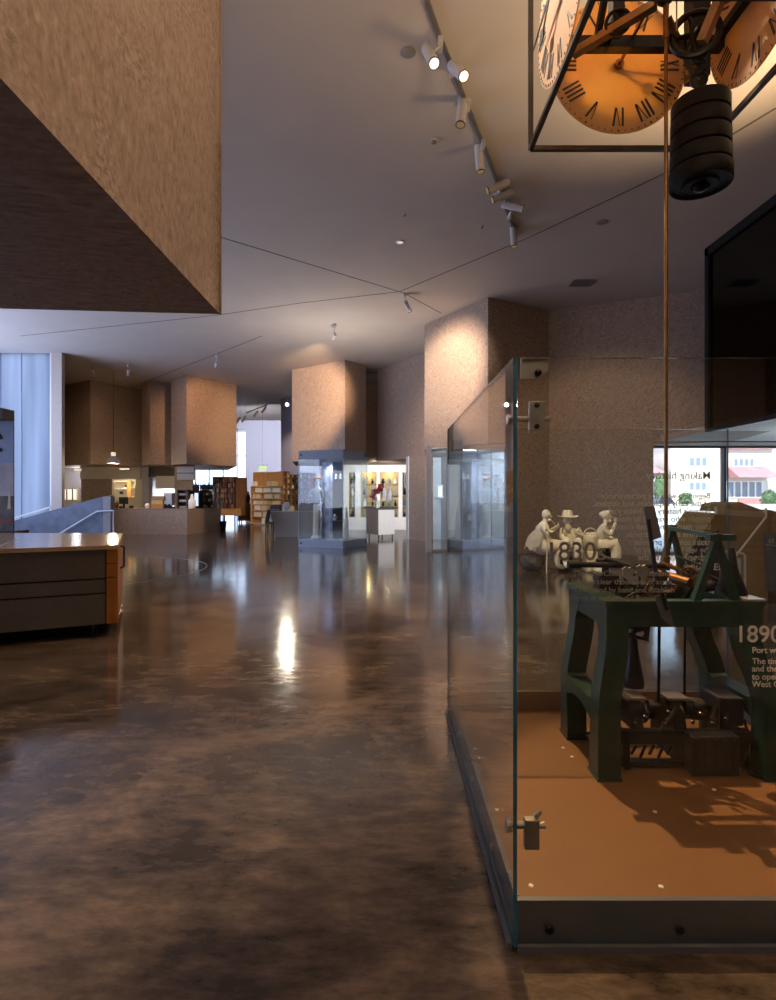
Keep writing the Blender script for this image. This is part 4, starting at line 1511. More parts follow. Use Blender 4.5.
for (px, py), lab in zip(((238.5, 421), (244, 420), (256, 415), (264, 411)), labs):
    p = at(px, py, 29.6)
    t = thing('track_light', lab, 'spotlight', (p.x, p.y, p.z + 0.5), 'spotlights before the far shop wall')
    obj('stem', MB().tube([(p.x + 0.1, p.y, CEIL), (p.x + 0.1, p.y, p.z + 0.15)], 0.012, 6), GREYW, t, True)
    b_ = obj('lamp_body', MB().tube([p + Vector((0.09, 0, 0.2)), p + Vector((-0.1, -0.1, -0.12))], 0.06, 12), mat('grey lamp housing', (0.32, 0.30, 0.33), 0.5), t, True)
    obj('lens', MB().lathe([(0.05, 0), (0.045, 0.01), (0, 0.012)], p + Vector((-0.1, -0.1, -0.12)), (-0.22, -0.1, -0.4), 14), LENS_DIM, b_, True)
    spot('shop_spot', p + Vector((-0.12, -0.12, -0.2)), (p.x - 0.5 + 0.8 * (px - 250) / 10, 37.5, 3.0), 700, 100, 0.8, (0.86, 0.88, 1.0), 0.05)


def fbox(m, a, b, t0, t1, z0, z1, d0, d1):
    """box on an upright face over the plan line a-b: t along it, d out of it towards the viewer"""
    a, b = Vector((a[0], a[1])), Vector((b[0], b[1]))
    e = b - a
    nrm = Vector((e.y, -e.x)).normalized()
    q = []
    for z in (z0, z1):
        for t, d in ((t0, d1), (t1, d1), (t1, d0), (t0, d0)):
            p = a + e * t + nrm * d
            q.append((p.x, p.y, z))
    m.hexa(q)
    return m


def on_face(a, b, t, d):
    a, b = Vector((a[0], a[1])), Vector((b[0], b[1]))
    e = b - a
    p = a + e * t + Vector((e.y, -e.x)).normalized() * d
    return p, math.atan2(e.y, e.x)


# ================================================================== RECEPTION DESK (left)
nl, nr, fr_, fl = (-5.6, 4.925), (-2.97, 6.16), (-3.83, 8.1), (-6.7, 8.1)
desk = thing('reception_desk', 'long low grey reception desk with a glossy maple top and an orange timber end', 'desk', (-4.6, 6.7, 0))
cen = Vector((-4.75, 6.85))


def inset(poly, d):
    out = []
    n = len(poly)
    for i in range(n):
        p0, p1, p2 = (Vector(poly[i - 1]), Vector(poly[i]), Vector(poly[(i + 1) % n]))
        e1, e2 = (p1 - p0).normalized(), (p2 - p1).normalized()
        n1, n2 = Vector((-e1.y, e1.x)), Vector((-e2.y, e2.x))
        k = (n1 + n2)
        k = k / max(0.3, k.dot(n1))
        out.append(tuple(p1 + k * d))
    return out


foot = [nl, nr, fr_, fl]
obj('top', MB().prism(foot, 0.955, 1.0), WOODL, desk)
obj('body', MB().prism(inset(foot, 0.045), 0.15, 0.955), BLACK, desk)
obj('toe_kick', MB().prism(inset(foot, 0.27), 0.0, 0.15), BLACK, desk)
L_ = (Vector(nr) - Vector(nl)).length
t1 = 1 - 0.125 / L_
for z0, z1 in ((0.645, 0.950), (0.487, 0.628), (0.143, 0.470)):
    obj('front_panel', fbox(MB(), nl, nr, 0.0, t1, z0, z1, -0.045, -0.012), DESKG, desk)
m = MB()
for z0, z1 in ((0.143, 0.640), (0.652, 0.795), (0.805, 0.950)):
    fbox(m, nl, nr, t1 + 0.004, 1.0, z0, z1, -0.045, -0.006)
    fbox(m, nr, fr_, 0.0, 1.0, z0, z1, -0.045, -0.006)
end = obj('end_panel', m, ORANGE, desk)
m = MB()
for tt in (0.25, 0.75):
    q, ang = on_face(nr, fr_, tt, 0)
q0, _ = on_face(nr, fr_, 0.42, -0.006)
q1, _ = on_face(nr, fr_, 0.42, 0.04)
m.tube([(q0.x, q0.y, 0.92), (q1.x, q1.y, 0.90), (q1.x, q1.y, 0.66), (q0.x, q0.y, 0.64)], 0.012, 8)
obj('handle', m, BLACK, end, True)
m = MB()
fbox(m, nl, nr, 0.60, 0.603, 1.0, 1.0012, -1.7, -0.01)
obj('top_joint', m, WHITE, desk)

# tall display stand behind the desk, at the left border
ky0 = 9.0
stand = thing('display_stand', 'tall display stand with a dark hood and a blue sky picture at the left edge', 'display stand', (-6.6, ky0 + 0.2, 0))
xr_ = at(13.2, 0, ky0).x
xl_ = at(-45, 0, ky0).x
zt, zb_ = at(0, 421, ky0).z, at(0, 531, ky0).z
m = MB().prism([(xl_, zt + 0.42), (xr_ - 0.21, zt + 0.20), (xr_, zt + 0.17), (xr_, zt), (xl_, zt)], ky0 - 0.25, ky0 + 0.03, 'y')
obj('hood', m, mat('dark brown hood', (0.05, 0.04, 0.035), 0.5), stand)
obj('base', MB().box(xl_, ky0 - 0.1, 0, xr_ + 0.06, ky0 + 0.3, zb_), mat('dark base', (0.06, 0.035, 0.03), 0.5), stand)
z1, z2 = at(0, 463, ky0).z, at(0, 496, ky0).z
SKYP = mat('printed sky blue', (0.25, 0.36, 0.66), 0.5, var=0.12, scale=1.4)
CLDP = mat('printed pale cloud', (0.50, 0.52, 0.66), 0.5, var=0.35, scale=2.2)
EARTHP = mat('printed dark quayside', (0.13, 0.115, 0.13), 0.5, var=0.45, scale=6)
pic = obj('picture_panel', MB().box(xl_, ky0, z1, xr_, ky0 + 0.03, zt), SKYP, stand)
obj('picture_cloud', MB().box(xl_, ky0, z2, xr_, ky0 + 0.03, z1), CLDP, pic)
obj('picture_quay', MB().box(xl_, ky0, zb_, xr_, ky0 + 0.03, z2), EARTHP, pic)
m = MB()
for (a, b_) in (((-2, 433), (2, 439)), ((-2, 448), (2.2, 451))):
    p, q = at(*a, ky0), at(*b_, ky0)
    m.bar((p.x, ky0 - 0.004, p.z), (q.x, ky0 - 0.004, q.z), 0.006, 0.05)
obj('printed_mark', m, BLACK, pic)
m = MB()
p, q = at(7.5, 509, ky0), at(11, 488, ky0)
m.prism([(p.x, p.z), (q.x, p.z), (q.x - 0.01, q.z), (p.x + 0.02, q.z - 0.1)], ky0 - 0.006, ky0 - 0.001, 'y')
obj('printed_figure', m, PAPER, pic)
p, q = at(-10, 524.5, ky0), at(12.5, 519.5, ky0)
m = MB().bar((p.x, ky0 - 0.004, p.z), (q.x, ky0 - 0.004, q.z), 0.006, 0.03)
obj('printed_line', m, mat('red line', (0.4, 0.04, 0.05), 0.5), pic)

# balustrade and handrail of the ramp
by = 19.0
pts = [at(-40, 535, by), at(13, 521, by), at(103, 496.5, by), at(103, 536.5, by)]
P = [(p.x, p.z) for p in pts]
P[-1] = (P[-1][0], 0.0)
m = MB().prism([(P[0][0], 0.0)] + P[:3] + [P[3]], by, by + 0.2, 'y')
bal = obj('balustrade', m, BLUEC)
bal['kind'] = 'structure'
bal.name = 'wall_ramp'
x0, x1 = P[2][0], at(110.5, 0, by).x
struct('wall_ramp_pier', MB().box(x0, by, 0, x1, by + 0.3, P[2][1] + 0.005), mat('grey concrete pier', (0.25, 0.24, 0.25), 0.6, var=0.1))
hr = thing('handrail', 'white tubular handrail rising along the blue balustrade', 'handrail', (at(90, 0, by).x, by - 0.12, 0))
m = MB().tube([at(56, 536, by - 0.12), at(97, 511.5, by - 0.12), at(113.5, 510.5, by - 0.12), at(113.5, 533, by - 0.12), (at(113.5, 0, by - 0.12).x, by - 0.12, 0.0)], 0.028, 8)
obj('rail', m, mat('white rail', (0.62, 0.66, 0.72), 0.35), hr, True)
m = MB()
for px, py in ((73, 526.3), (99.5, 512)):
    q = at(px, py, by - 0.12)
    m.tube([q, (q.x, by - 0.02, q.z - 0.04), (q.x, by, q.z - 0.04)], 0.012, 6)
obj('bracket', m, STEEL, hr, True)

# pale inlaid ring in the floor
m = MB()
cx_, cy_, R_ = -6.35, 11.5, 2.5
n = 64
A = [(cx_ + R_ * math.cos(2 * PI * k / n), cy_ + R_ * math.sin(2 * PI * k / n)) for k in range(n)]
for k in range(n):
    a, b_ = A[k], A[(k + 1) % n]
    m.bar((a[0], a[1], 0.0005), (b_[0], b_[1], 0.0005), 0.045, 0.003)
struct('trim_6', m, mat('pale inlay strip', (0.20, 0.185, 0.17), 0.3))

# ================================================================== CAFE
c0, c1, c2, c3, c4 = pl(112, 22.6), pl(187, 21.9), pl(221, 25.2), pl(212, 25.9), pl(112, 23.6)
cc = thing('cafe_counter', 'long strand-board cafe counter with an angled right end', 'counter', (-8.5, 23, 0))
CT = 1.0
obj('front', MB().prism([c0, c1, c2, c3, pl(186, 23.75), c4], 0.0, CT - 0.04), OSB, cc)
obj('top', MB().prism([c0, c1, c2, c3, pl(186, 23.75), c4], CT - 0.04, CT), mat('cafe counter top', (0.24, 0.17, 0.13), 0.35), cc)
cty = 22.9


def small_box(name, label, cat, px0, px1, py0, py1, y, m_, d=0.3, group=None, lid=None):
    a, b_ = at(px0, py1, y), at(px1, py0, y)
    z0 = a.z
    o = MB().box(a.x, y, z0, b_.x, y + d, b_.z, 0.01)
    o = obj(name, o, m_)
    tag(o, label, cat, group)
    return o


zc = CT
pd = thing('pendant_lamp', 'white dome pendant lamp hanging over the cafe counter', 'lamp', (at(113.3, 0, 22.6).x, 22.6, at(0, 463.5, 22.6).z))
p = at(113.3, 463.5, 22.6)
s = 22.6 / FPX
m = MB().lathe([(6.1 * s, 0), (6.15 * s, 0.5 * s), (5.6 * s, 3 * s), (4.2 * s, 5.3 * s), (2.5 * s, 6.8 * s), (2.2 * s, 7.4 * s)], p, (0, 0, 1), 28)
obj('shade', m, mat('pendant enamel', (0.62, 0.60, 0.60), 0.35), pd, True)
obj('cap', MB().lathe([(2.1 * s, 7.3 * s), (2.3 * s, 8.5 * s), (2.1 * s, 11 * s), (1.2 * s, 11.2 * s)], p, (0, 0, 1), 20), mat('lit cap', (0.8, 0.7, 0.5), 0.4, emit=(1, 0.8, 0.55), estr=0.8), pd, True)
obj('bulb', MB().blob(p + Vector((0, 0, 2.5 * s)), 2.6 * s, 2.6 * s, 2.3 * s), mat('warm bulb', (1, 0.9, 0.7), 0.4, emit=(1, 0.8, 0.5), estr=3.0), pd, True)
obj('flex', MB().tube([(p.x, p.y, p.z + 11 * s), (p.x, p.y, CEIL)], 0.008, 6), BLACK, pd)
lamp('pendant_glow', 'POINT', (p.x, p.y, p.z - 0.05), 110, (1, 0.78, 0.5), shadow_soft_size=0.1)
# slot lamps on the fascia
for k, (a, b_, py, y, lab) in enumerate(((120, 129.5, 469, 27.0, 'lit slot lamp on the grey kitchen fascia'), (74.5, 82, 469.7, 27.0, 'lit slot lamp left of the kitchen fascia'))):
    q0, q1 = at(a, py + 0.7, y), at(b_, py - 0.7, y)
    t = thing('wall_lamp', lab, 'lamp', ((q0.x + q1.x) / 2, y, q0.z))
    obj('housing', MB().box(q0.x - 0.03, y - 0.03, q0.z - 0.02, q1.x + 0.03, y + 0.06, q1.z + 0.03), GREYW, t)
    obj('diffuser', MB().box(q0.x, y - 0.05, q0.z, q1.x, y - 0.02, q1.z), mat('slot diffuser', (1, 0.9, 0.7), 0.4, emit=(1.0, 0.85, 0.6), estr=0.9), t)
# kitchen interior: cabinet and shelf, monitor, plants
lamp('kitchen_lamp', 'AREA', (pl(126, 28.4)[0], 28.3, 2.75), 70, (1.0, 0.82, 0.5), (pl(126, 28.4)[0], 28.4, 0), shape='DISK', size=0.8)
lamp('servery_lamp', 'AREA', (pl(165, 28.2)[0], 28.3, 2.4), 75, (0.95, 0.97, 1.0), (pl(165, 28.2)[0], 28.3, 0), shape='DISK', size=0.8)
lamp('foyer_lamp', 'POINT', (pl(70, 27)[0], 27.6, 2.6), 30, (0.9, 0.92, 1.0), shadow_soft_size=0.2)
ky_ = 28.9
a, b_ = at(113, 497.5, ky_), at(131, 481, ky_)
t = thing('wall_cabinet', 'open wooden wall cabinet on the cream kitchen wall', 'cabinet', ((a.x + b_.x) / 2, ky_ + 0.3, a.z))
m = MB()
for zz in (a.z, (a.z + b_.z) / 2, b_.z - 0.03):
    m.box(a.x, ky_, zz, b_.x, ky_ + 0.4, zz + 0.03)
m.box(a.x, ky_ + 0.37, a.z, b_.x, ky_ + 0.4, b_.z)
obj('shelves', m, CREAM, t)
q = at(127, 0, ky_)
obj('door', MB().box(q.x, ky_ - 0.02, a.z, b_.x, ky_, b_.z), WOOD, t)
for k, (px, py, r, mm, lab, nm, cat) in enumerate(((123.5, 489.2, 0.09, PAPER, 'white pot on the kitchen cabinet shelf', 'storage_pot', 'pot'), (119.5, 492.8, 0.09, IRON, 'dark pan at the left of the white kitchen pot', 'cooking_pan', 'pan'),
                                                (124, 486, 0.07, BLACK, 'small black pot above the white kitchen pot', 'small_pot', 'pot'))):
    p = at(px, py, ky_ - 0.02)
    o = MB().lathe([(r * 0.7, -r * 0.8), (r, -r * 0.5), (r, r * 0.5), (r * 0.8, r * 0.8), (r * 0.2, r), (0, r)], (p.x, ky_ + 0.18, p.z), (0, 0, 1), 16)
    o.tube([(p.x - r * 1.5, ky_ + 0.18, p.z + r * 0.4), (p.x - r, ky_ + 0.18, p.z + r * 0.4)], r * 0.15, 6)
    tag(obj(nm, o, mm, None, True), lab, cat)
t = thing('monitor', 'black till monitor on the cafe counter before the bright kitchen opening', 'monitor', (at(123.5, 0, cty).x, cty + 0.3, CT))
a, b_ = at(118.8, 504, cty + 0.25), at(128, 497, cty + 0.25)
obj('screen', MB().box(a.x, cty + 0.25, a.z, b_.x, cty + 0.29, b_.z, 0.008), BLACK, t)
obj('stand', MB().box((a.x + b_.x) / 2 - 0.04, cty + 0.27, CT, (a.x + b_.x) / 2 + 0.04, cty + 0.31, a.z + 0.05).box((a.x + b_.x) / 2 - 0.14, cty + 0.2, CT, (a.x + b_.x) / 2 + 0.14, cty + 0.4, CT + 0.02), BLACK, t)
counter_y = 22.75
specs = [('food_jar', 'amber jar at the left end of the cafe counter', 'jar', 115, 118.5, 501.5, BRASS), ('food_jar', 'dark low bowl left of the till monitor on the cafe counter', 'bowl', 119, 122.5, 506, IRON),
         ('food_jar', 'dark low bowl right of the till monitor on the cafe counter', 'bowl', 129, 133.5, 505.5, IRON), ('storage_pot', 'white round tub on the cafe counter left of the cake box', 'tub', 145, 149.5, 503.5, PAPER),
         ('food_jar', 'dark red jar before the white tub on the cafe counter', 'jar', 146.5, 149, 506.5, mat('deep red jar', (0.2, 0.03, 0.03), 0.4)),
         ('coffee_urn', 'white coffee urn on the cafe counter before the dark cabinet', 'urn', 188.5, 195.5, 494, WHITE)]
for nm, lab, cat, pa_, pb_, pt, mm in specs:
    y = counter_y + (0.0 if nm == 'coffee_urn' else 0.25)
    a, b_ = at(pa_, 0, y), at(pb_, pt, y)
    r = (b_.x - a.x) / 2
    h = b_.z - CT
    prof = [(r * 0.8, 0), (r, h * 0.15), (r, h * 0.7), (r * 0.75, h * 0.9), (r * 0.5, h), (0, h)]
    if nm == 'coffee_urn':
        prof = [(r * 0.9, 0), (r, h * 0.05), (r, h * 0.55), (r * 0.55, h * 0.68), (r * 0.42, h * 0.85), (r * 0.25, h), (0, h)]
    o = MB().lathe(prof, (a.x + r, y, CT), (0, 0, 1), 18)
    tag(obj(nm.replace('food_jar', cat if cat != 'jar' else 'food_jar'), o, mm, None, True), lab, cat)
# stacked food boxes
for k, (a0_, b0_, p0_, p1_, mm, lab) in enumerate(((150.5, 163, 504.5, 509, mat('orange carton', (0.42, 0.20, 0.07), 0.6), 'orange cake carton at the bottom of the stack on the cafe counter'),
                                                    (151, 162.5, 500.5, 504.5, mat('yellow carton', (0.50, 0.36, 0.14), 0.6), 'yellow cake carton in the middle of the stack on the cafe counter'),
                                                    (151, 164, 496, 500.5, mat('brown carton', (0.28, 0.18, 0.10), 0.6), 'brown cake carton on top of the stack on the cafe counter'))):
    y = counter_y + 0.2
    a, b_ = at(a0_, p1_, y), at(b0_, p0_, y)
    if k == 0:
        a.z = CT
    o = MB().box(a.x, y, a.z, b_.x, y + 0.35, b_.z - 0.004, 0.012)
    o.box(a.x + 0.05, y - 0.003, a.z + 0.04, (a.x + b_.x) / 2 - 0.03, y + 0.001, b_.z - 0.03)
    o.box((a.x + b_.x) / 2, y - 0.003, a.z + 0.04, b_.x - 0.06, y + 0.001, b_.z - 0.03)
    tag(obj('cake_carton', o, mm), lab, 'carton')
# coffee machine, servery goods
y = 25.9
a, b_ = at(164, 508, 23.1), at(172.5, 493, 23.1)
t = thing('coffee_machine', 'steel coffee machine on the cafe counter before the white servery', 'coffee machine', ((a.x + b_.x) / 2, 23.2, CT))
obj('body', MB().box(a.x, 23.05, CT + 0.12, b_.x, 23.35, b_.z, 0.02), STEEL, t)
obj('base', MB().box(a.x, 23.0, CT, b_.x, 23.4, CT + 0.06, 0.01), BLACK, t)
obj('group_head', MB().tube([(a.x + 0.1, 23.03, CT + 0.15), (a.x + 0.1, 22.98, CT + 0.13)], 0.04, 10).tube([(b_.x - 0.1, 23.03, CT + 0.15), (b_.x - 0.1, 22.98, CT + 0.13)], 0.04, 10).box(a.x + 0.02, 23.06, CT + 0.03, b_.x - 0.02, 23.1, CT + 0.14), IRON, t)
# dark glazed drinks cabinets at the right end
y = 24.0
for k, (pa_, pb_, pt, lab) in enumerate(((176.5, 187, 489.5, 'low open shelf of cups behind the cafe counter'), (188, 199, 490.5, 'black drinks fridge with a lit door behind the cafe counter'), (200, 213.5, 489.5, 'grey glazed cake cabinet at the right end of the cafe counter'))):
    y = (22.95, 23.15, 24.0)[k]
    a, b_ = at(pa_, 509, y), at(pb_, pt, y)
    t = thing(('cup_shelf', 'drinks_fridge', 'cake_cabinet')[k], lab, ('shelf', 'fridge', 'cabinet')[k], ((a.x + b_.x) / 2, y + 0.2, 0))
    mm = (mat('dark brown shelf', (0.10, 0.075, 0.06), 0.5), BLACK, mat('grey cabinet', (0.13, 0.12, 0.12), 0.4))[k]
    m = MB().box(a.x, y + 0.36, 1.003, b_.x, y + 0.4, b_.z)
    m.box(a.x, y, 1.003, a.x + 0.03, y + 0.4, b_.z).box(b_.x - 0.03, y, 1.003, b_.x, y + 0.4, b_.z)
    m.box(a.x, y, b_.z - 0.03, b_.x, y + 0.4, b_.z).box(a.x, y, 1.003, b_.x, y + 0.4, 1.02)
    obj('carcass', m, mm, t)
    for r in range(1, 3):
        z = 1.0 + (b_.z - 1.0) * r / 3
        obj('shelf', MB().box(a.x + 0.03, y + 0.02, z, b_.x - 0.03, y + 0.36, z + 0.02), mm, t)
    if k == 1:
        q0, q1 = at(194.5, 506, y), at(198.3, 493, y)
        obj('lit_door', MB().box(q0.x, y - 0.01, q0.z, q1.x, y + 0.01, q1.z), mat('lit fridge door', (0.5, 0.65, 0.75), 0.3, emit=(0.7, 0.85, 1), estr=0.7), t)
    if k == 2:
        obj('glass_door', MB().box(a.x, y - 0.012, 1.0, b_.x, y - 0.004, b_.z), GLASS, t)
        for r in range(3):
            z = 1.0 + (b_.z - 1.0) * r / 3 + 0.03
            for i in range(4):
                x = a.x + 0.08 + (b_.x - a.x - 0.16) * (i + 0.5) / 4
                o = MB().lathe([(0.05, 0), (0.055, 0.03), (0.05, 0.09), (0, 0.11)], (x, y + 0.2, z - 0.01), (0, 0, 1), 10)
                tag(obj('cake', o, (PAPER, WOOD, BRASS)[(r + i) % 3], None, True), 'small cake on a shelf of the grey cake cabinet', 'cake', 'cakes in the cake cabinet')
    if k == 0:
        for r in range(3):
            z = 1.0 + (b_.z - 1.0) * r / 3 + 0.02
            for i in range(6):
                x = a.x + 0.06 + (b_.x - a.x - 0.12) * (i + 0.5) / 6
                o = MB().lathe([(0.022, 0), (0.034, 0.05), (0.036, 0.08), (0.030, 0.08), (0.02, 0.02), (0, 0.02)], (x, y + 0.15, z), (0, 0, 1), 10)
                tag(obj('cup', o, PAPER, None, True), 'small cup on the low shelf behind the cafe counter', 'cup', 'cups on the cafe shelf')
# black bottles standing on the cabinets
for k in range(14):
    fr = 1 if k < 6 else 2
    y = (22.95, 23.15, 24.0)[fr] + 0.2
    px = (193.5 + k * 1.0) if k < 6 else (200.8 + (k - 6) * 1.55)
    zt_ = at(0, 490.5 if fr == 1 else 489.5, (22.95, 23.15, 24.0)[fr]).z
    p = at(px, 0, y)
    h = (0.30, 0.26, 0.33)[k % 3]
    o = MB().lathe([(0.035, 0), (0.04, 0.02), (0.04, h * 0.6), (0.016, h * 0.75), (0.016, h), (0, h)], (p.x, y, zt_), (0, 0, 1), 12)
    tag(obj('bottle', o, BLACK, None, True), 'black bottle standing on the cabinets at the right end of the cafe', 'bottle', 'bottles on the cafe cabinets')
# hanging menu sign, pale with a blue stripe
y = 25.8
a, b_ = at(177, 480, y), at(194.2, 465, y)
t = thing('menu_sign', 'pale menu sign with a blue stripe under the cafe volume', 'sign', ((a.x + b_.x) / 2, y, a.z))
obj('board', MB().box(a.x, y, a.z, b_.x, y + 0.05, b_.z), mat('pale sign board', (0.38, 0.40, 0.50), 0.4), t)
q0, q1 = at(177.3, 474, y), at(193.8, 472.3, y)
obj('stripe', MB().box(q0.x, y - 0.006, q0.z, q1.x, y, q1.z), mat('blue stripe', (0.08, 0.18, 0.45), 0.4), t)
# crate at the end of the counter
a, b_ = at(217.5, 530.5, 24.7), at(222, 521.5, 24.7)
t = thing('waste_bin', 'small black bin at the right end of the cafe counter', 'bin', (b_.x + 0.05, 24.8, 0))
obj('body', MB().lathe([(0.11, 0), (0.15, 0.38), (0.14, 0.38), (0.10, 0.02), (0, 0.02)], (at(220.5, 0, 24.8).x + 0.12, 24.8, 0), (0, 0, 1), 18), BLACK, t, True)
obj('rim', MB().ring((at(220.5, 0, 24.8).x + 0.12, 24.8, 0.38), (0, 0, 1), 0.148, 0.01, 20, 6), BLACK, t, True)

# ================================================================== SHOP: BOOKSHELF
sy = 30.0
sa, sb = pl(212.8, sy), pl(235.5, sy)
zt = at(0, 477, sy).z
zb_ = at(0, 508.5, sy).z
bs = thing('bookshelf', 'tall dark bookshelf with a light timber base at the far window', 'bookshelf', ((sa[0] + sb[0]) / 2, sy + 0.3, 0))
m = MB()
m.box(sa[0], sy + 0.36, zb_, sb[0], sy + 0.4, zt)
ncol, nrow = 3, 6
for c in range(ncol + 1):
    x = sa[0] + (sb[0] - sa[0]) * c / ncol
    m.box(x - 0.02, sy, zb_, x + 0.02, sy + 0.4, zt)
obj('carcass', m, DARKW, bs)
for r in range(nrow + 1):
    z = zb_ + (zt - zb_) * r / nrow
    obj('shelf', MB().box(sa[0], sy + 0.01, z - 0.015, sb[0], sy + 0.38, z + 0.015), DARKW, bs)
obj('side_panel', MB().prism([(sb[0] + 0.02, sy), pl(246.5, sy + 0.6), (pl(246.5, sy + 0.6)[0], sy + 0.7), (sb[0] + 0.02, sy + 0.4)], at(0, 516, sy).z, zt - 0.02), mat('brown side board', (0.22, 0.115, 0.06), 0.5), bs)
m = MB().box(sa[0], sy, at(0, 515.5, sy).z, sb[0] + 0.3, sy + 0.4, zb_)
obj('base', m, WOOD, bs)
for px in (214, 224, 234.5):
    x = pl(px, sy)[0]
    obj('leg', MB().box(x - 0.03, sy + 0.05, 0, x + 0.03, sy + 0.11, at(0, 515.5, sy).z), IRON, bs)
BK = [mat('book brown', (0.16, 0.07, 0.045), 0.6), mat('book dark red', (0.14, 0.035, 0.035), 0.6), mat('book cream', (0.42, 0.36, 0.30), 0.6), mat('book slate', (0.07, 0.08, 0.11), 0.6), mat('book tan', (0.25, 0.15, 0.09), 0.6)]


def book_proto(k):
    h, w_, d = (0.24, 0.26, 0.22, 0.27, 0.20)[k], (0.035, 0.05, 0.03, 0.045, 0.055)[k], 0.19
    m = MB().box(-w_ / 2, 0, 0, w_ / 2, d, h, 0.003)
    o = obj('book', m, BK[k])
    tag(o, 'book standing in the rows of the tall dark bookshelf', 'book', 'books on the dark bookshelf')
    return o, w_


protos = [book_proto(k) for k in range(5)]
first = [True] * 5
for r in range(nrow):
    z = zb_ + (zt - zb_) * r / nrow + 0.016
    for c in range(ncol):
        xa = sa[0] + (sb[0] - sa[0]) * c / ncol + 0.04
        xb = sa[0] + (sb[0] - sa[0]) * (c + 1) / ncol - 0.03
        x = xa
        while True:
            k = random.randrange(5)
            o, w_ = protos[k]
            if x + w_ > xb:
                break
            if first[k]:
                first[k] = False
            else:
                o = o.copy()
                C.objects.link(o)
            o.location = (x + w_ / 2, sy + 0.03, z)
            x += w_ + 0.004 + (0.05 if random.random() < 0.2 else 0)

# low brown cabinet with small goods
gy = 31.0
a, b_ = at(238, 523, gy), at(251.5, 504, gy)
t = thing('shop_cabinet', 'low brown timber cabinet between the bookshelf and the plywood unit', 'cabinet', ((a.x + b_.x) / 2, gy + 0.3, 0))
obj('body', MB().box(a.x, gy, 0.12, b_.x, gy + 0.6, b_.z), mat('brown cabinet', (0.20, 0.085, 0.03), 0.45, var=0.15), t)
obj('top', MB().box(a.x - 0.03, gy - 0.03, b_.z, b_.x + 0.03, gy + 0.63, b_.z + 0.04), mat('pink brown top', (0.36, 0.22, 0.18), 0.4), t)
for sx in (a.x + 0.06, b_.x - 0.06):
    for yy in (gy + 0.06, gy + 0.54):
        obj('castor', MB().lathe([(0.05, -0.02), (0.055, 0), (0.05, 0.02)], (sx, yy, 0.055), (1, 0, 0), 14).box(sx - 0.03, yy - 0.03, 0.08, sx + 0.03, yy + 0.03, 0.12), BLACK, t)
for k, (px, h, r, mm, lab) in enumerate(((240.5, 0.42, 0.13, IRON, 'dark round vase at the left on the low brown shop cabinet'), (244, 0.55, 0.12, mat('grey vase', (0.2, 0.19, 0.2), 0.4), 'grey vase in the middle of the low brown shop cabinet'),
                                         (248, 0.65, 0.14, IRON, 'tall dark vase at the right on the low brown shop cabinet'))):
    p = at(px, 0, gy + 0.3)
    o = MB().lathe([(r * 0.5, 0), (r * 0.7, 0.01), (r, h * 0.35), (r * 0.8, h * 0.65), (r * 0.3, h * 0.85), (r * 0.45, h), (r * 0.35, h), (r * 0.2, h * 0.85), (0, h * 0.8)], (p.x, gy + 0.3, b_.z + 0.04), (0, 0, 1), 16)
    tag(obj('vase', o, mm, None, True), lab, 'vase')

# plywood display unit with boxed goods
ua, ub, uc = pl(253.2, 29.4), pl(283, 28.6), pl(316, 30.8)
zt = at(0, 472, 29.0).z
un = thing('plywood_unit', 'tall honey plywood display unit full of boxed goods behind the grey counter', 'display unit', ((ua[0] + uc[0]) / 2, 30, 0))
back = Vector((ub[0] + 0.25, 30.6))
obj('front_board', fbox(MB(), ua, ub, 0.0, 1.0, 0.06, zt, -0.05, 0.0), WOOD, un)
m = MB()
for k in range(7):
    z = (0.06, 0.42, 0.76, 1.06, 1.36, 1.68, 2.0)[k]
    fbox(m, ua, ub, 0.0, 1.0, z - 0.02, z + 0.02, 0.0, 0.22)
fbox(m, ua, ub, 0.0, 0.02, 0.0, 2.0, 0.0, 0.22)
obj('ledge', m, mat('pale ply edge', (0.52, 0.33, 0.15), 0.5), un)
obj('side_board', fbox(MB(), ub, uc, 0.0, 1.0, 1.0, zt, -0.36, -0.33), mat('ochre ply back', (0.30, 0.18, 0.06), 0.5), un)
ncol, nrow = 8, 6
zlo = 1.02
m = MB()
for c in range(ncol + 1):
    fbox(m, ub, uc, c / ncol - 0.006, c / ncol + 0.006, zlo, zt, -0.33, 0.0)
obj('divider', m, WOOD, un)
m = MB()
for r in range(nrow + 1):
    z = zlo + (zt - zlo) * r / nrow
    fbox(m, ub, uc, 0, 1, z - 0.018, z + 0.018, -0.33, 0.0)
obj('shelf', m, WOOD, un)
obj('plinth', fbox(MB(), ub, uc, 0, 1, 0.0, zlo - 0.02, -0.33, -0.02), WOOD, un)
spot('unit_fill_spot', (-4.6, 26.0, 6.2), (-5.0, 29.5, 1.6), 520, 60, 0.6, (1.0, 0.78, 0.5), 0.05)  # warm spot without a fitting, added to brighten the plywood unit
GOODS = [PAPER, mat('pale yellow pack', (0.66, 0.52, 0.28), 0.5), mat('cream pack', (0.62, 0.54, 0.42), 0.5), mat('rust pack', (0.36, 0.12, 0.05), 0.5), mat('dark pack', (0.09, 0.06, 0.04), 0.5)]
pr = []
for k in range(5):
    o = MB().lathe([(0.075, 0), (0.085, 0.02), (0.085, 0.13 + 0.012 * k), (0.05, 0.16 + 0.012 * k), (0.05, 0.18 + 0.012 * k), (0, 0.18 + 0.012 * k)], (0, 0, 0), (0, 0, 1), 10)
    o = obj('tea_caddy', o, GOODS[k], None, True)
    tag(o, 'small packaged jar in a pigeonhole of the plywood unit', 'jar', 'jars in the pigeonholes of the plywood unit')
    pr.append(o)
used = [False] * 5
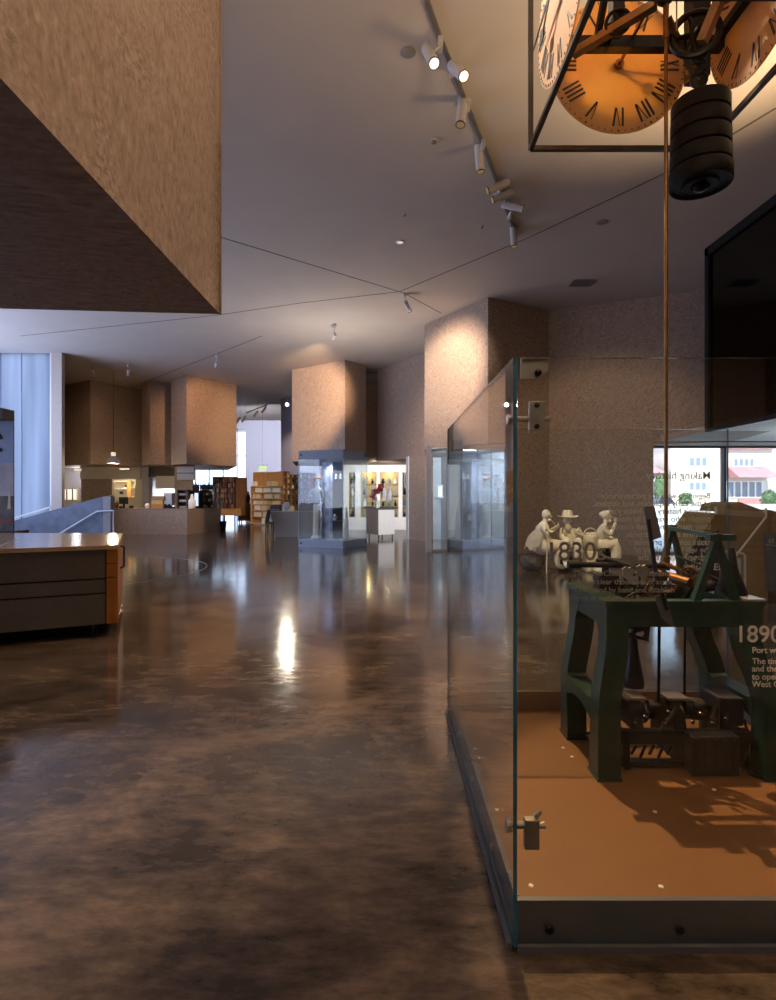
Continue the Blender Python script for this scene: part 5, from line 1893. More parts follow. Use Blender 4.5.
for r in range(nrow):
    for c in range(ncol):
        k = random.choice((0, 0, 1, 1, 2, 3, 4)) if r >= 2 else random.choice((1, 2, 3, 3, 4))
        o = pr[k]
        if used[k]:
            o = o.copy()
            C.objects.link(o)
        used[k] = True
        q, ang = on_face(ub, uc, (c + 0.5) / ncol, -0.12)
        o.location = (q.x, q.y, zlo + (zt - zlo) * r / nrow + 0.019)
rows = [(0.08, [(0.36, 0.56), (0.62, 0.86)], 0.28), (0.44, [(0.1, 0.34), (0.4, 0.62), (0.68, 0.9)], 0.24), (0.78, [(0.12, 0.3), (0.36, 0.48), (0.52, 0.66), (0.74, 0.9)], 0.22),
        (1.08, [(0.08, 0.2), (0.24, 0.4), (0.44, 0.64), (0.7, 0.95)], 0.17), (1.38, [(0.06, 0.14), (0.18, 0.30), (0.45, 0.72), (0.76, 0.95)], 0.22), (1.70, [(0.14, 0.36), (0.42, 0.66), (0.72, 0.96)], 0.22),
        (2.02, [(0.04, 0.16), (0.52, 0.68), (0.70, 0.84)], 0.24)]
for ri, (z, bx, h) in enumerate(rows):
    for t0, t1 in bx:
        o = fbox(MB(), ua, ub, t0, t1, z + 0.002, z + h, 0.03, 0.17)
        o = obj('gift_box', o, GOODS[(ri + int(t0 * 10)) % 3])
        tag(o, 'pale gift box on a ledge of the plywood unit front', 'box', 'gift boxes on the plywood unit ledges')

# grey shop counter with a till and the black chair
gy = 21.0
g0, g1, g2, g3 = pl(270, 20.6), pl(313, 20.9), pl(316, 22.2), pl(268.5, 21.6)
gc = thing('shop_counter', 'plain grey shop counter beside the tall glass showcase', 'counter', ((g0[0] + g1[0]) / 2, 21.2, 0))
gt = 0.96
bt = [(g0[0] + 0.20, g0[1] + 0.05), g1, g2, (g3[0] + 0.3, g3[1])]
v = [(p[0], p[1], 0.0) for p in bt] + [(p[0], p[1], gt - 0.04) for p in (g0, g1, g2, g3)]
m = MB().hexa(v)
obj('body', m, mat('grey counter board', (0.25, 0.235, 0.235), 0.5, var=0.06, scale=10), gc)
obj('top', MB().prism([(g0[0] - 0.03, g0[1] - 0.03), (g1[0], g1[1] - 0.03), g2, (g3[0] - 0.03, g3[1])], gt - 0.04, gt), mat('pale grey top', (0.38, 0.38, 0.42), 0.3), gc)
a, b_ = at(270, 511, 21.0), at(281, 503, 21.0)
t = thing('till', 'black cash till on the grey shop counter', 'till', ((a.x + b_.x) / 2, 21.1, gt))
obj('body', MB().hexa([(a.x, 20.85, gt), (b_.x, 20.85, gt), (b_.x, 21.25, gt), (a.x, 21.25, gt), (a.x + 0.02, 20.9, gt + 0.12), (b_.x - 0.02, 20.9, gt + 0.12), (b_.x - 0.02, 21.2, gt + 0.22), (a.x + 0.02, 21.2, gt + 0.22)]), BLACK, t)
m = MB()
for i in range(5):
    for j in range(3):
        x = a.x + 0.06 + i * 0.065
        y = 20.93 + j * 0.08
        z = gt + 0.128 + j * 0.026
        m.box(x, y, z, x + 0.045, y + 0.05, z + 0.02)
obj('keys', m, mat('grey keys', (0.12, 0.12, 0.13), 0.5), t)
obj('drawer', MB().box(a.x + 0.03, 20.838, gt + 0.015, b_.x - 0.03, 20.85, gt + 0.085), mat('grey drawer', (0.1, 0.1, 0.11), 0.4), t)
for px, h, w_, mm, nm, lab in ((286.5, 0.33, 0.12, mat('silver screen', (0.4, 0.4, 0.42), 0.3, 0.5), 'card_reader', 'silver card stand beside the till on the grey counter'), (284.2, 0.24, 0.05, PAPER, 'leaflet_holder', 'white leaflet holder beside the till on the grey counter'),
                               (291, 0.16, 0.14, mat('yellow tray', (0.6, 0.48, 0.25), 0.5), 'leaflet_tray', 'yellow leaflet tray at the right of the grey counter')):
    p = at(px, 0, 21.0)
    o = MB().hexa([(p.x - w_, 20.92, gt), (p.x + w_, 20.92, gt), (p.x + w_, 21.08, gt), (p.x - w_, 21.08, gt), (p.x - w_ * 0.8, 21.0, gt + h), (p.x + w_ * 0.8, 21.0, gt + h), (p.x + w_ * 0.8, 21.06, gt + h), (p.x - w_ * 0.8, 21.06, gt + h)], 0.006)
    o.box(p.x - w_ * 0.6, 20.9, gt, p.x + w_ * 0.6, 20.925, gt + h * 0.5)
    tag(obj(nm, o, mm), lab, nm.replace('_', ' '))
cyc = 20.2
cl, cr = at(264.8, 0, cyc).x, at(272.5, 0, cyc).x
ch = thing('chair', 'black high-backed chair at the left end of the grey shop counter', 'chair', ((cl + cr) / 2, cyc + 0.2, 0))
sz = 0.55
CHB = mat('black leather', (0.018, 0.016, 0.015), 0.45)
m = MB().box(cl, cyc, sz - 0.05, cr, cyc + 0.36, sz + 0.02, 0.015)
obj('seat', m, CHB, ch)
m = MB().hexa([(cl - 0.01, cyc, sz), (cl + 0.07, cyc, sz), (cl + 0.07, cyc + 0.36, sz), (cl - 0.01, cyc + 0.36, sz), (cl + 0.08, cyc + 0.02, 1.02), (cl + 0.15, cyc + 0.02, 1.02), (cl + 0.15, cyc + 0.34, 1.02), (cl + 0.08, cyc + 0.34, 1.02)], 0.012)
obj('backrest', m, CHB, ch)
for x, dx in ((cl + 0.04, -0.03), (cr - 0.04, 0.02)):
    for y in (cyc + 0.04, cyc + 0.32):
        obj('leg', MB().tube([(x, y, sz - 0.05), (x + dx, y, 0.0)], [0.024, 0.016], 8), CHB, ch, True)

# ================================================================== TALL GLASS SHOWCASE (centre)
SA, SB, SD = pl(298.5, 16.75), pl(343, 16.2), pl(366.8, 17.25)
SC_ = (SA[0] + SD[0] - SB[0], SA[1] + SD[1] - SB[1])
foot = [SA, SB, SD, SC_]
sh = thing('showcase', 'tall square glass showcase with blue-grey plinth and hood in the middle of the hall', 'showcase', ((SA[0] + SD[0]) / 2, (SA[1] + SD[1]) / 2, 0))
BG = mat('blue grey metal', (0.20, 0.24, 0.30), 0.4, 0.3, var=0.06)
HT = at(0, 449.5, 16.3).z
obj('plinth', MB().prism(foot, 0.0, 0.22), BG, sh)
obj('hood', MB().prism(foot, HT - 0.27, HT), mat('dark blue grey hood', (0.10, 0.115, 0.14), 0.4, 0.3), sh)
for a, b_ in ((SA, SB), (SB, SD), (SD, SC_), (SC_, SA)):
    obj('glass_panel', fbox(MB(), a, b_, 0.004, 0.996, 0.22, HT - 0.27, -0.014, -0.002), GLASS, sh)
for q in foot:
    obj('edge_post', MB().tube([(q[0], q[1], 0.22), (q[0], q[1], HT - 0.27)], 0.012, 6), mat('pale glass edge', (0.42, 0.50, 0.56), 0.2), sh)
m = MB()
for t in (0.35, 0.7):
    fbox(m, SA, SB, t - 0.003, t + 0.003, 0.22, HT - 0.27, -0.002, 0.002)
obj('pane_joint', m, MATS['pale glass edge'], sh)
for a, b_, t in ((SA, SB, 0.06), (SB, SD, 0.94)):
    for z in (0.11, HT - 0.13):
        q, ang = on_face(a, b_, t, 0.0)
        e = Vector((b_[0] - a[0], b_[1] - a[1])).normalized()
        obj('lock', MB().lathe([(0.03, 0), (0.03, 0.015), (0, 0.018)], (q.x, q.y, z), (e.y, -e.x, 0), 12), BLACK, sh, True)
fx, fy = at(316.5, 0, 17.1).x, 17.1
spot('showcase_spot', (fx + 0.4, 16.9, HT - 0.3), (fx + 0.4, 17.1, 0.5), 80, 110, 0.8, (0.85, 0.9, 1.0), 0.05)
# carved figure on a plinth
zf = at(0, 540, fy).z
cf = thing('carved_statue', 'tall pale carved statue with an orange top inside the glass showcase', 'statue', (fx, fy, 0.22))
CARV = mat('grey green carving', (0.30, 0.33, 0.33), 0.6, var=0.3, scale=12)
CARW = mat('white carving', (0.62, 0.60, 0.58), 0.6, var=0.12, scale=8)
m = MB().lathe([(0.17, 0), (0.17, 0.05), (0.13, 0.08), (0.11, 0.12), (0.105, 0.55), (0.10, 1.0), (0.08, 1.06), (0, 1.06)], (fx, fy, 0.22), (0, 0, 1), 20)
obj('column', m, CARW, cf, True)
bz = 1.26
verts = [(fx, fy, bz), (fx + 0.01, fy, bz + 0.22), (fx, fy - 0.01, bz + 0.46), (fx, fy - 0.01, bz + 0.58), (fx, fy - 0.02, bz + 0.72), (fx - 0.17, fy, bz + 0.42), (fx - 0.22, fy - 0.06, bz + 0.22), (fx - 0.12, fy - 0.16, bz + 0.26),
         (fx + 0.17, fy, bz + 0.42), (fx + 0.22, fy - 0.06, bz + 0.18), (fx + 0.2, fy - 0.12, bz - 0.02)]
edges = [(0, 1), (1, 2), (2, 3), (3, 4), (2, 5), (5, 6), (6, 7), (2, 8), (8, 9), (9, 10)]
skin_mesh('figure', verts, edges, [0.13, 0.11, 0.13, 0.05, 0.085, 0.06, 0.048, 0.035, 0.06, 0.048, 0.035], CARV, cf, 1)
m = MB().lathe([(0.09, 0), (0.16, 0.03), (0.15, 0.07), (0.06, 0.11), (0, 0.12)], (fx, fy, bz + 0.78), (0, 0, 1), 18)
obj('crest', m, mat('orange crest', (0.42, 0.20, 0.05), 0.5), cf, True)
# dark folding panel with shelves inside the case
pa_, pb_, pc_ = pl(322, 17.2), pl(332.5, 17.05), pl(343, 17.2)
dp = thing('display_column', 'tall dark display column with two small shelves inside the showcase', 'display column', ((pa_[0] + pc_[0]) / 2, 17.2, 0.22))
zt = at(0, 462, 17.1).z
obj('picture_face', fbox(MB(), pa_, pb_, 0, 1, 0.22, zt, -0.05, 0), mat('blue mottled print', (0.22, 0.24, 0.36), 0.3, var=0.6, scale=5), dp)
obj('dark_face', fbox(MB(), pb_, pc_, 0, 1, 0.22, zt, -0.05, 0), mat('dark blue panel', (0.03, 0.036, 0.05), 0.3), dp)
for py in (479, 520.5):
    obj('shelf', fbox(MB(), pb_, pc_, 0.05, 1, at(0, py + 0.6, 17.1).z, at(0, py, 17.1).z, 0.0, 0.12), SLATE, dp)
for px, py, r, h, nm, lab in ((336, 479, 0.05, 0.15, 'figurine', 'small pale figurine at left on the upper showcase shelf'), (340.5, 479, 0.05, 0.18, 'figurine', 'small pale figurine at right on the upper showcase shelf'),
                              (334.5, 520.3, 0.06, 0.2, 'figurine', 'pale curled figurine on the lower showcase shelf')):
    p = at(px, py, 16.98)
    o = MB().lathe([(r * 0.8, 0), (r, 0.02), (r * 0.5, h * 0.4), (r * 0.9, h * 0.6), (r * 0.4, h * 0.75), (r * 0.5, h * 0.88), (0, h)], (p.x, 17.02, p.z), (0, 0, 1), 12)
    o.tube([(p.x + r * 0.8, 17.02, p.z + h * 0.55), (p.x + r * 1.6, 16.98, p.z + h * 0.4)], r * 0.2, 6)
    tag(obj(nm, o, CARW, None, True), lab, nm)
p = at(345.5, 538, 16.95)
o = MB().box(p.x - 0.05, 16.9, 0.22, p.x + 0.09, 17.02, 0.22 + 0.62, 0.01)
o.lathe([(0.05, 0), (0.055, 0.1), (0.04, 0.22), (0.02, 0.28), (0.035, 0.33), (0, 0.36)], (p.x + 0.02, 16.96, 0.84), (0, 0, 1), 14)
tag(obj('white_pedestal', o, PAPER, None, True), 'small white pedestal bust at the right corner inside the showcase', 'pedestal')

# display island with red flowers
iy = 19.6
I0, I1, I2 = pl(366.5, 20.2), pl(378.5, 19.5), pl(394.5, 19.9)
I3 = (I0[0] + I2[0] - I1[0], I0[1] + I2[1] - I1[1])
isl = thing('display_island', 'white and brown display island with a glass box top by the shop niches', 'display island', ((I0[0] + I2[0]) / 2, 20, 0))
zt = at(0, 510, 19.6).z
obj('body', MB().prism([I0, I1, I2, I3], 0.16, zt), [WHITE], isl)
obj('side_board', fbox(MB(), I0, I1, 0.0, 0.99, 0.16, zt, -0.001, 0.015), mat('brown island board', (0.22, 0.15, 0.11), 0.5), isl)
for q in ((I0[0] + 0.1, I0[1] - 0.02), (I1[0], I1[1] + 0.1), (I2[0] - 0.08, I2[1] + 0.02), (I3[0], I3[1] - 0.1)):
    obj('castor', MB().lathe([(0.07, -0.02), (0.075, 0), (0.07, 0.02)], (q[0], q[1], 0.075), (1, 0, 0), 14).box(q[0] - 0.02, q[1] - 0.02, 0.1, q[0] + 0.02, q[1] + 0.02, 0.16), IRON, isl)
obj('base_shelf', MB().prism(inset([I0, I1, I2, I3], 0.02), zt, zt + 0.05), SLATE, isl)
for a, b_ in ((I0, I1), (I1, I2), (I2, I3), (I3, I0)):
    obj('glass_side', fbox(MB(), a, b_, 0, 1, zt + 0.05, zt + 0.30, -0.012, 0), GLASS, isl)
obj('glass_top', MB().prism([I0, I1, I2, I3], zt + 0.30, zt + 0.315), mat('pale glass top', (0.55, 0.6, 0.6), 0.2), isl)
spot('niche_spot', (pl(385, 21)[0], 21.3, 2.6), (pl(385, 25)[0], 25.0, 1.2), 620, 84, 0.5, (1.0, 0.95, 0.92), 0.06)
fl_ = thing('red_flowers', 'bunch of dark red flowers in a vase on the display island', 'flowers', (at(375, 0, 19.9).x, 19.9, zt + 0.315))
b0 = Vector((at(375.5, 0, 19.9).x, 19.9, zt + 0.315))
obj('vase', MB().lathe([(0.05, 0), (0.07, 0.05), (0.05, 0.16), (0.035, 0.2), (0.045, 0.23), (0, 0.2)], b0, (0, 0, 1), 14), mat('glass green vase', (0.25, 0.3, 0.28), 0.2), fl_, True)
m = MB()
g = MB()
for k in range(26):
    u = k / 26
    tip = Vector((b0.x - 0.12 + 0.38 * u + random.uniform(-0.08, 0.08), 19.9 + random.uniform(-0.12, 0.12), b0.z + 0.12 + 0.40 * u + random.uniform(-0.06, 0.14)))
    m.blob(tip, 0.06, 0.05, 0.055, 7, 5, 0.5)
    g.tube([b0 + Vector((0, 0, 0.2)), tip], 0.006, 4)
obj('petals', m, RED, fl_, True)
obj('stems', g, LEAF, fl_)
for px, h, r, lab in ((383, 0.62, 0.07, 'white bottle vase at left on the display island'), (388.5, 0.50, 0.08, 'white bottle vase at right on the display island')):
    p = at(px + 1.5, 0, 19.8)
    o = MB().lathe([(r * 0.8, 0), (r, 0.02), (r, h * 0.55), (r * 0.4, h * 0.75), (r * 0.4, h * 0.92), (r * 0.6, h), (0, h * 0.97)], (p.x, 19.85, zt + 0.315), (0, 0, 1), 16)
    tag(obj('vase', o, WHITE, None, True), lab, 'vase')
# niches with wares
k = 0
for (pa_, pb_) in ((349, 355.2), (360.5, 376.5), (380, 398.5), (402.5, 407)):
    xa, xb = pl(pa_, ny)[0], pl(pb_, ny)[0]
    t = thing('wall_niche', ('leftmost narrow gilt shelf niche seen through the showcase', 'gilt shelf niche left of the white divider with red flowers before it', 'wide gilt shelf niche with two dark vases high up', 'narrow gilt shelf niche beside the brown wall')[k], 'niche', ((xa + xb) / 2, ny + 0.2, 0.55))
    m = MB().box(xa, ny + 0.30, 0.55, xb, ny + 0.34, 2.57)
    m.box(xa, ny + 0.02, 0.55, xa + 0.015, ny + 0.3, 2.57).box(xb - 0.015, ny + 0.02, 0.55, xb, ny + 0.3, 2.57)
    obj('lining', m, NICHE, t)
    for z in (0.56, 1.05, 1.55, 2.05):
        obj('shelf', MB().box(xa + 0.01, ny + 0.04, z - 0.02, xb - 0.01, ny + 0.3, z), mat('niche shelf', (0.45, 0.36, 0.2), 0.4), t)
    if k in (1, 2):
        lamp('niche_strip', 'POINT', ((xa + xb) / 2, ny + 0.15, 2.5), 5, (1.0, 0.8, 0.35), shadow_soft_size=0.05)
    n = max(1, int((xb - xa) / 0.24))
    for ri, z in enumerate((0.56, 1.05, 1.55, 2.05)):
        for i in range(n):
            x = xa + (xb - xa) * (i + 0.5) / n
            h = random.uniform(0.2, 0.34)
            r = random.uniform(0.05, 0.085)
            o = MB().lathe([(r * 0.6, 0), (r, h * 0.3), (r * 0.9, h * 0.5), (r * 0.35, h * 0.75), (r * 0.5, h), (0, h * 0.96)], (x, ny + 0.15, z), (0, 0, 1), 12)
            o = obj('pottery', o, (IRON, CARV, PAPER, IRON, mat('blue pottery', (0.1, 0.15, 0.2), 0.3))[(i + ri + k) % 5], None, True)
            tag(o, 'small pottery piece on a shelf of the gilt wall niches', 'pottery', 'pottery in the gilt wall niches')
    k += 1
# exit sign hung before the pale far wall
p = at(262.5, 467, 33)
t = thing('exit_sign', 'small green exit sign hung before the pale far shop wall', 'sign', (p.x, 33, p.z))
obj('housing', MB().box(p.x - 0.28, 32.97, p.z + 0.06, p.x + 0.28, 33.05, p.z + 0.14), mat('sign housing', (0.22, 0.25, 0.25), 0.5), t)
obj('face', MB().box(p.x - 0.22, 32.98, p.z - 0.2, p.x + 0.22, 33.02, p.z + 0.06), mat('lit sign face', (0.12, 0.16, 0.05), 0.4, emit=(0.55, 0.70, 0.30), estr=0.5), t)
obj('hanger', MB().tube([(p.x, 33, p.z + 0.14), (p.x, 33, CEIL)], 0.006, 6), BLACK, t)
# lobby objects
spot('lobby_spot', (2.3, 16.0, 2.78), (2.6, 19.5, 1.0), 420, 130, 0.5, (0.86, 0.93, 1.0), 0.06)


# ================================================================== WHITE PLASTER STATUES
SY = 11.45
S = FPX / SY


def L(px, py, dy=0.0):
    """a point of the statue group from the photo at its own depth"""
    return at(px, py, SY + dy)


def hand_fingers(m, palm, direction, side):
    d = Vector(direction).normalized()
    s = Vector(side).normalized()
    n = d.cross(s)
    m.blob(palm, 0.04, 0.04, 0.04, 10, 6)
    for i, ln in enumerate((0.075, 0.085, 0.08, 0.062)):
        b0 = palm + s * (0.018 * (i - 1.5)) + d * 0.02
        m.tube([b0, b0 + d * ln * 0.5 + n * 0.008, b0 + d * ln * 0.85 + n * 0.03], [0.010, 0.009, 0.007], 6)
    b0 = palm - s * 0.03
    m.tube([b0, b0 - s * 0.025 + d * 0.03, b0 - s * 0.02 + d * 0.055 + n * 0.01], [0.011, 0.010, 0.008], 6)


def head_extra(m, c, fwd, r=0.095, beard=False):
    f = Vector(fwd).normalized()
    s = f.cross(Vector((0, 0, 1))).normalized()
    up = Vector((0, 0, 1))
    m.blob(c + up * 0.02, r * 0.88, r * 0.92, r * 1.12, 14, 10)
    m.tube([c + f * r * 0.84 + up * 0.03, c + f * r * 1.16 - up * 0.01, c + f * r * 0.85 - up * 0.02], [0.010, 0.017, 0.012], 6)
    m.tube([c + f * r * 0.86 - up * 0.045 - s * 0.025, c + f * r * 0.95 - up * 0.045, c + f * r * 0.86 - up * 0.045 + s * 0.025], 0.008, 6)
    m.blob(c + f * r * 0.62 - up * 0.085, 0.04, 0.04, 0.035, 8, 6)
    for k in (-1, 1):
        m.blob(c + s * k * r * 0.9, 0.018, 0.018, 0.032, 8, 6)
        m.tube([c + f * r * 0.80 + s * k * 0.055 + up * 0.045, c + f * r * 0.92 + s * k * 0.02 + up * 0.045], 0.010, 5)
        m.blob(c + f * r * 0.80 + s * k * 0.033 + up * 0.022, 0.013, 0.013, 0.010, 6, 5)
    if beard:
        m.blob(c + f * r * 0.7 - up * 0.12, 0.06, 0.06, 0.09, 10, 6, 0.3)


# --- man with pipe and cane, facing right
hc = L(546.0, 515.5)
hip = L(541, 546)
ch_ = L(541.5, 530)
nk = L(545, 522.0)
kn1, kn2 = L(558.5, 545.5, -0.12), L(555.5, 546.5, 0.12)
an1, an2 = L(557, 565.5, -0.14), L(550, 566, 0.08)
st1 = thing('statue', 'white plaster statue of a seated man in a cape with pipe and cane', 'statue', (hip.x, SY, 0), 'plaster statues by the brown wall')
sh1, sh2 = L(543.0, 524.5, -0.18), L(541.5, 524.0, 0.18)
el1, el2 = L(547, 535.0, -0.25), L(546, 534.0, 0.24)
ha1, ha2 = L(557.0, 527.0, -0.12), L(548.5, 531.0, -0.26)
verts = [hip, ch_, L(543, 524.0), nk, hc - Vector((0, 0, 0.03)), sh1, el1, ha2, sh2, el2, ha1,
         hip + Vector((0.06, -0.1, -0.02)), kn1, an1, an1 + Vector((0.16, -0.02, -0.045)), hip + Vector((0.06, 0.1, -0.02)), kn2, an2, an2 + Vector((0.16, -0.02, -0.045))]
edges = [(0, 1), (1, 2), (2, 3), (3, 4), (2, 5), (5, 6), (6, 7), (2, 8), (8, 9), (9, 10), (0, 11), (11, 12), (12, 13), (13, 14), (0, 15), (15, 16), (16, 17), (17, 18)]
rad = [0.19, 0.20, 0.15, 0.065, 0.07, 0.085, 0.062, 0.04, 0.085, 0.062, 0.04, 0.12, 0.085, 0.06, 0.045, 0.12, 0.085, 0.06, 0.045]


def ex(m):
    head_extra(m, hc, (1, -0.25, -0.1))
    hand_fingers(m, ha1, (0.5, -0.2, 0.8), (0.3, 0.9, 0))
    hand_fingers(m, ha2, (0.9, 0, -0.3), (0, 1, 0.2))


skin_mesh('body', verts, edges, rad, PLASTW, st1, 2, ex)
# cape hanging from the shoulders over the seat
m = MB()
rows = []
for i in range(11):
    t = i / 10
    z = nk.z - 0.02 - t * (nk.z - 0.50)
    rr = 0.07 + 0.17 * smooth(t * 1.5) + 0.03 * t
    cx_ = nk.x - 0.03 - 0.11 * t
    row = []
    for k in range(29):
        a = math.radians(-35 + 250 * k / 28) + PI * 0.30
        fold = 1 + 0.06 * t * math.sin(k * 1.7)
        row.append(m.bm.verts.new((cx_ + rr * fold * math.cos(a), SY + 1.0 * rr * fold * math.sin(a), z - (0.05 * math.sin(k * 0.9) * t))))
    rows.append(row)
for A, B in zip(rows, rows[1:]):
    for k in range(28):
        m._f([A[k], A[k + 1], B[k + 1], B[k]])
ret = bmesh.ops.solidify(m.bm, geom=m.bm.faces[:], thickness=0.025)
obj('cape', m, PLASTW, st1, True)
# long coat skirt over the lap
m = MB()
for kk, sg in ((kn1, -1), (kn2, 1)):
    h_ = hip + Vector((-0.02, 0.10 * sg, 0.0))
    m.tube([h_ + Vector((-0.12, 0, 0.02)), h_, (h_ + kk) / 2 + Vector((0, 0, -0.01)), kk + Vector((0.03, 0, 0.0)), kk + Vector((0.055, 0, -0.10)), kk + Vector((0.04, 0, -0.24))], [0.12, 0.175, 0.16, 0.12, 0.115, 0.125], 14)
obj('coat_skirt', m, PLASTW, st1, True)
p0 = L(550.5, 519.0, -0.02)
m = MB().tube([p0, L(554.5, 524.0, -0.08), L(557.5, 527.5, -0.12)], [0.008, 0.008, 0.009], 6)
m.lathe([(0.018, 0), (0.026, 0.02), (0.028, 0.06), (0.02, 0.06), (0.015, 0.02), (0, 0.02)], L(558, 527.5, -0.12), (0.2, 0, 1), 10)
obj('pipe', m, PLASTW, st1, True)
q = L(547.5, 530.5, -0.28)
m = MB().tube([q + Vector((-0.06, 0, -0.02)), q + Vector((-0.03, 0, 0.03)), q + Vector((0.02, 0, 0.02)), q + Vector((0.0, 0, -0.1)), (q.x - 0.02, q.y, 0.0)], 0.013, 8)
obj('cane', m, PLASTW, st1, True)
m = MB().blob((L(533, 560).x, SY + 0.05, 0.20), 0.24, 0.30, 0.22, 12, 8, 0.14)
m.warp(lambda v: (v.x, v.y, max(0.0, min(v.z, 0.29))))
o = obj('rock_seat', m, mat('dark rock', (0.075, 0.06, 0.055), 0.8, var=0.3, bump=0.4), None)
tag(o, 'dark rock that the man with the pipe sits on', 'rock')

# --- man in a wide hat, facing the viewer
hc = L(567.5, 521.0)
hip = L(570, 545.0, 0.12)
st2 = thing('statue', 'white plaster statue of a bearded man in a broad-brimmed hat, second from the left', 'statue', (hip.x, SY, 0), 'plaster statues by the brown wall')
nk = L(568, 526.5)
shl, shr = L(562.5, 529), L(577, 527.5)
ell, elr = L(562.0, 538, -0.05), L(581.5, 536.5, 0.0)
hal, har = L(570, 540.0, -0.25), L(575.0, 532.5, -0.22)
kl, kr = L(565, 541.5, -0.32), L(578.5, 540.0, -0.34)
al, ar = L(565.5, 563.5, -0.30), L(576.0, 563.5, -0.34)
verts = [hip, L(569.5, 536, 0.06), L(569, 529.5, 0.0), nk, hc - Vector((0, 0, 0.03)), shl, ell, hal, shr, elr, har,
         hip + Vector((-0.08, -0.08, 0)), kl, al, al + Vector((-0.02, -0.15, -0.05)), hip + Vector((0.08, -0.08, 0)), kr, ar, ar + Vector((0.03, -0.15, -0.05))]
rad = [0.17, 0.165, 0.14, 0.06, 0.07, 0.075, 0.055, 0.036, 0.075, 0.055, 0.036, 0.11, 0.082, 0.056, 0.044, 0.11, 0.082, 0.056, 0.044]


def ex(m):
    head_extra(m, hc, (-0.1, -1, -0.1), 0.092, True)
    hand_fingers(m, hal, (0.6, -0.5, -0.3), (0.5, 0.6, 0))
    hand_fingers(m, har, (-0.3, -0.4, 0.8), (0.9, 0, 0.2))


skin_mesh('body', verts, edges, rad, PLASTW, st2, 2, ex)
top = hc + Vector((0, 0, 0.075))
m = MB().lathe([(0.10, -0.01), (0.205, 0.0), (0.21, 0.012), (0.11, 0.02), (0.105, 0.06), (0.09, 0.135), (0.05, 0.15), (0, 0.145)], top, (0.02, 0.0, 1), 28)
m.warp(lambda v: (v.x, v.y, v.z + 0.35 * (abs(v.x - top.x) - 0.12 if abs(v.x - top.x) > 0.12 and v.z < top.z + 0.03 else 0)))
obj('hat', m, PLASTW, st2, True)
m = MB()
for k_, s_ in ((kl, -1), (kr, 1)):
    m.tube([k_ + Vector((0, 0.05, -0.02)), k_ + Vector((0.0, 0.0, -0.16)), k_ + Vector((0, 0.03, -0.34))], [0.09, 0.082, 0.085], 12)
m.blob(hip + Vector((0, -0.02, 0)), 0.20, 0.20, 0.13)
obj('trousers', m, PLASTW, st2, True)
q = L(560.5, 545, -0.2)
m = MB().tube([(q.x, q.y, q.z + 0.06), (q.x + 0.01, q.y - 0.03, 0.0)], 0.012, 6)
m.tube([q + Vector((0, 0, 0.06)), q + Vector((0.05, -0.03, 0.1))], 0.012, 6)
m = MB().blob((L(571, 560).x, SY + 0.22, 0.22), 0.28, 0.26, 0.24, 12, 8, 0.14)
m.warp(lambda v: (v.x, v.y, max(0.0, min(v.z, 0.31))))
tag(obj('rock_seat', m, MATS['dark rock'], None), 'dark rock that the man in the hat sits on', 'rock')

# --- seated woman with raised cup, facing right
hc = L(606.5, 517.0)
hip = L(600.5, 545.5, 0.05)
st3 = thing('statue', 'white plaster statue of a seated woman raising a cup, rightmost of the group', 'statue', (hip.x, SY, 0), 'plaster statues by the brown wall')
nk = L(605, 523.0)
sh1, sh2 = L(603.5, 527, -0.15), L(603.0, 526.5, 0.15)
el1, el2 = L(610.0, 535.5, -0.2), L(607.5, 536, 0.18)
ha1, ha2 = L(615.0, 524.5, -0.12), L(613, 539.0, 0.0)
kn1, kn2 = L(613.5, 543.5, -0.1), L(612.5, 544.5, 0.1)
an1, an2 = L(613.5, 563.5, -0.12), L(610.5, 564, 0.08)
verts = [hip, L(600.0, 535), L(602.8, 527.5), nk, hc - Vector((0, 0, 0.03)), sh1, el1, ha1, sh2, el2, ha2,
         hip + Vector((0.06, -0.09, -0.02)), kn1, an1, an1 + Vector((0.15, -0.02, -0.045)), hip + Vector((0.06, 0.09, -0.02)), kn2, an2, an2 + Vector((0.15, -0.02, -0.045))]
rad = [0.17, 0.145, 0.12, 0.052, 0.065, 0.068, 0.05, 0.033, 0.068, 0.05, 0.033, 0.11, 0.08, 0.055, 0.042, 0.11, 0.08, 0.055, 0.042]


def ex(m):
    head_extra(m, hc, (1, -0.15, 0.1), 0.088)
    hand_fingers(m, ha1, (0.2, 0, 1), (0.1, 1, 0))
    hand_fingers(m, ha2, (1, 0, -0.2), (0, 1, 0))


skin_mesh('body', verts, edges, rad, PLASTW, st3, 2, ex)
m = MB().blob(hc + Vector((-0.02, 0, 0.045)), 0.10, 0.098, 0.09, 14, 8)
m.blob(hc + Vector((-0.10, 0, 0.06)), 0.05, 0.05, 0.05, 10, 6)
m.tube([hc + Vector((0.02, 0, 0.1)), hc + Vector((0.08, -0.02, 0.13)), hc + Vector((0.12, -0.02, 0.10))], [0.03, 0.025, 0.01], 8)
obj('bonnet', m, PLASTW, st3, True)
q = ha1 + Vector((0.0, 0, 0.05))
obj('cup', MB().lathe([(0.025, 0), (0.036, 0.06), (0.036, 0.09), (0.028, 0.09), (0.02, 0.02), (0, 0.02)], q, (0.1, 0, 1), 12), PLASTW, st3, True)
m = MB()
for kk, sg in ((kn1, -1), (kn2, 1)):
    h_ = hip + Vector((-0.02, 0.09 * sg, 0.0))
    m.tube([h_ + Vector((-0.12, 0, 0.02)), h_, (h_ + kk) / 2 + Vector((0, 0, -0.01)), kk + Vector((0.02, 0, 0.0)), kk + Vector((0.045, 0, -0.10)), kk + Vector((0.03, 0, -0.28))], [0.10, 0.155, 0.14, 0.11, 0.105, 0.12], 14)
obj('skirt', m, PLASTW, st3, True)
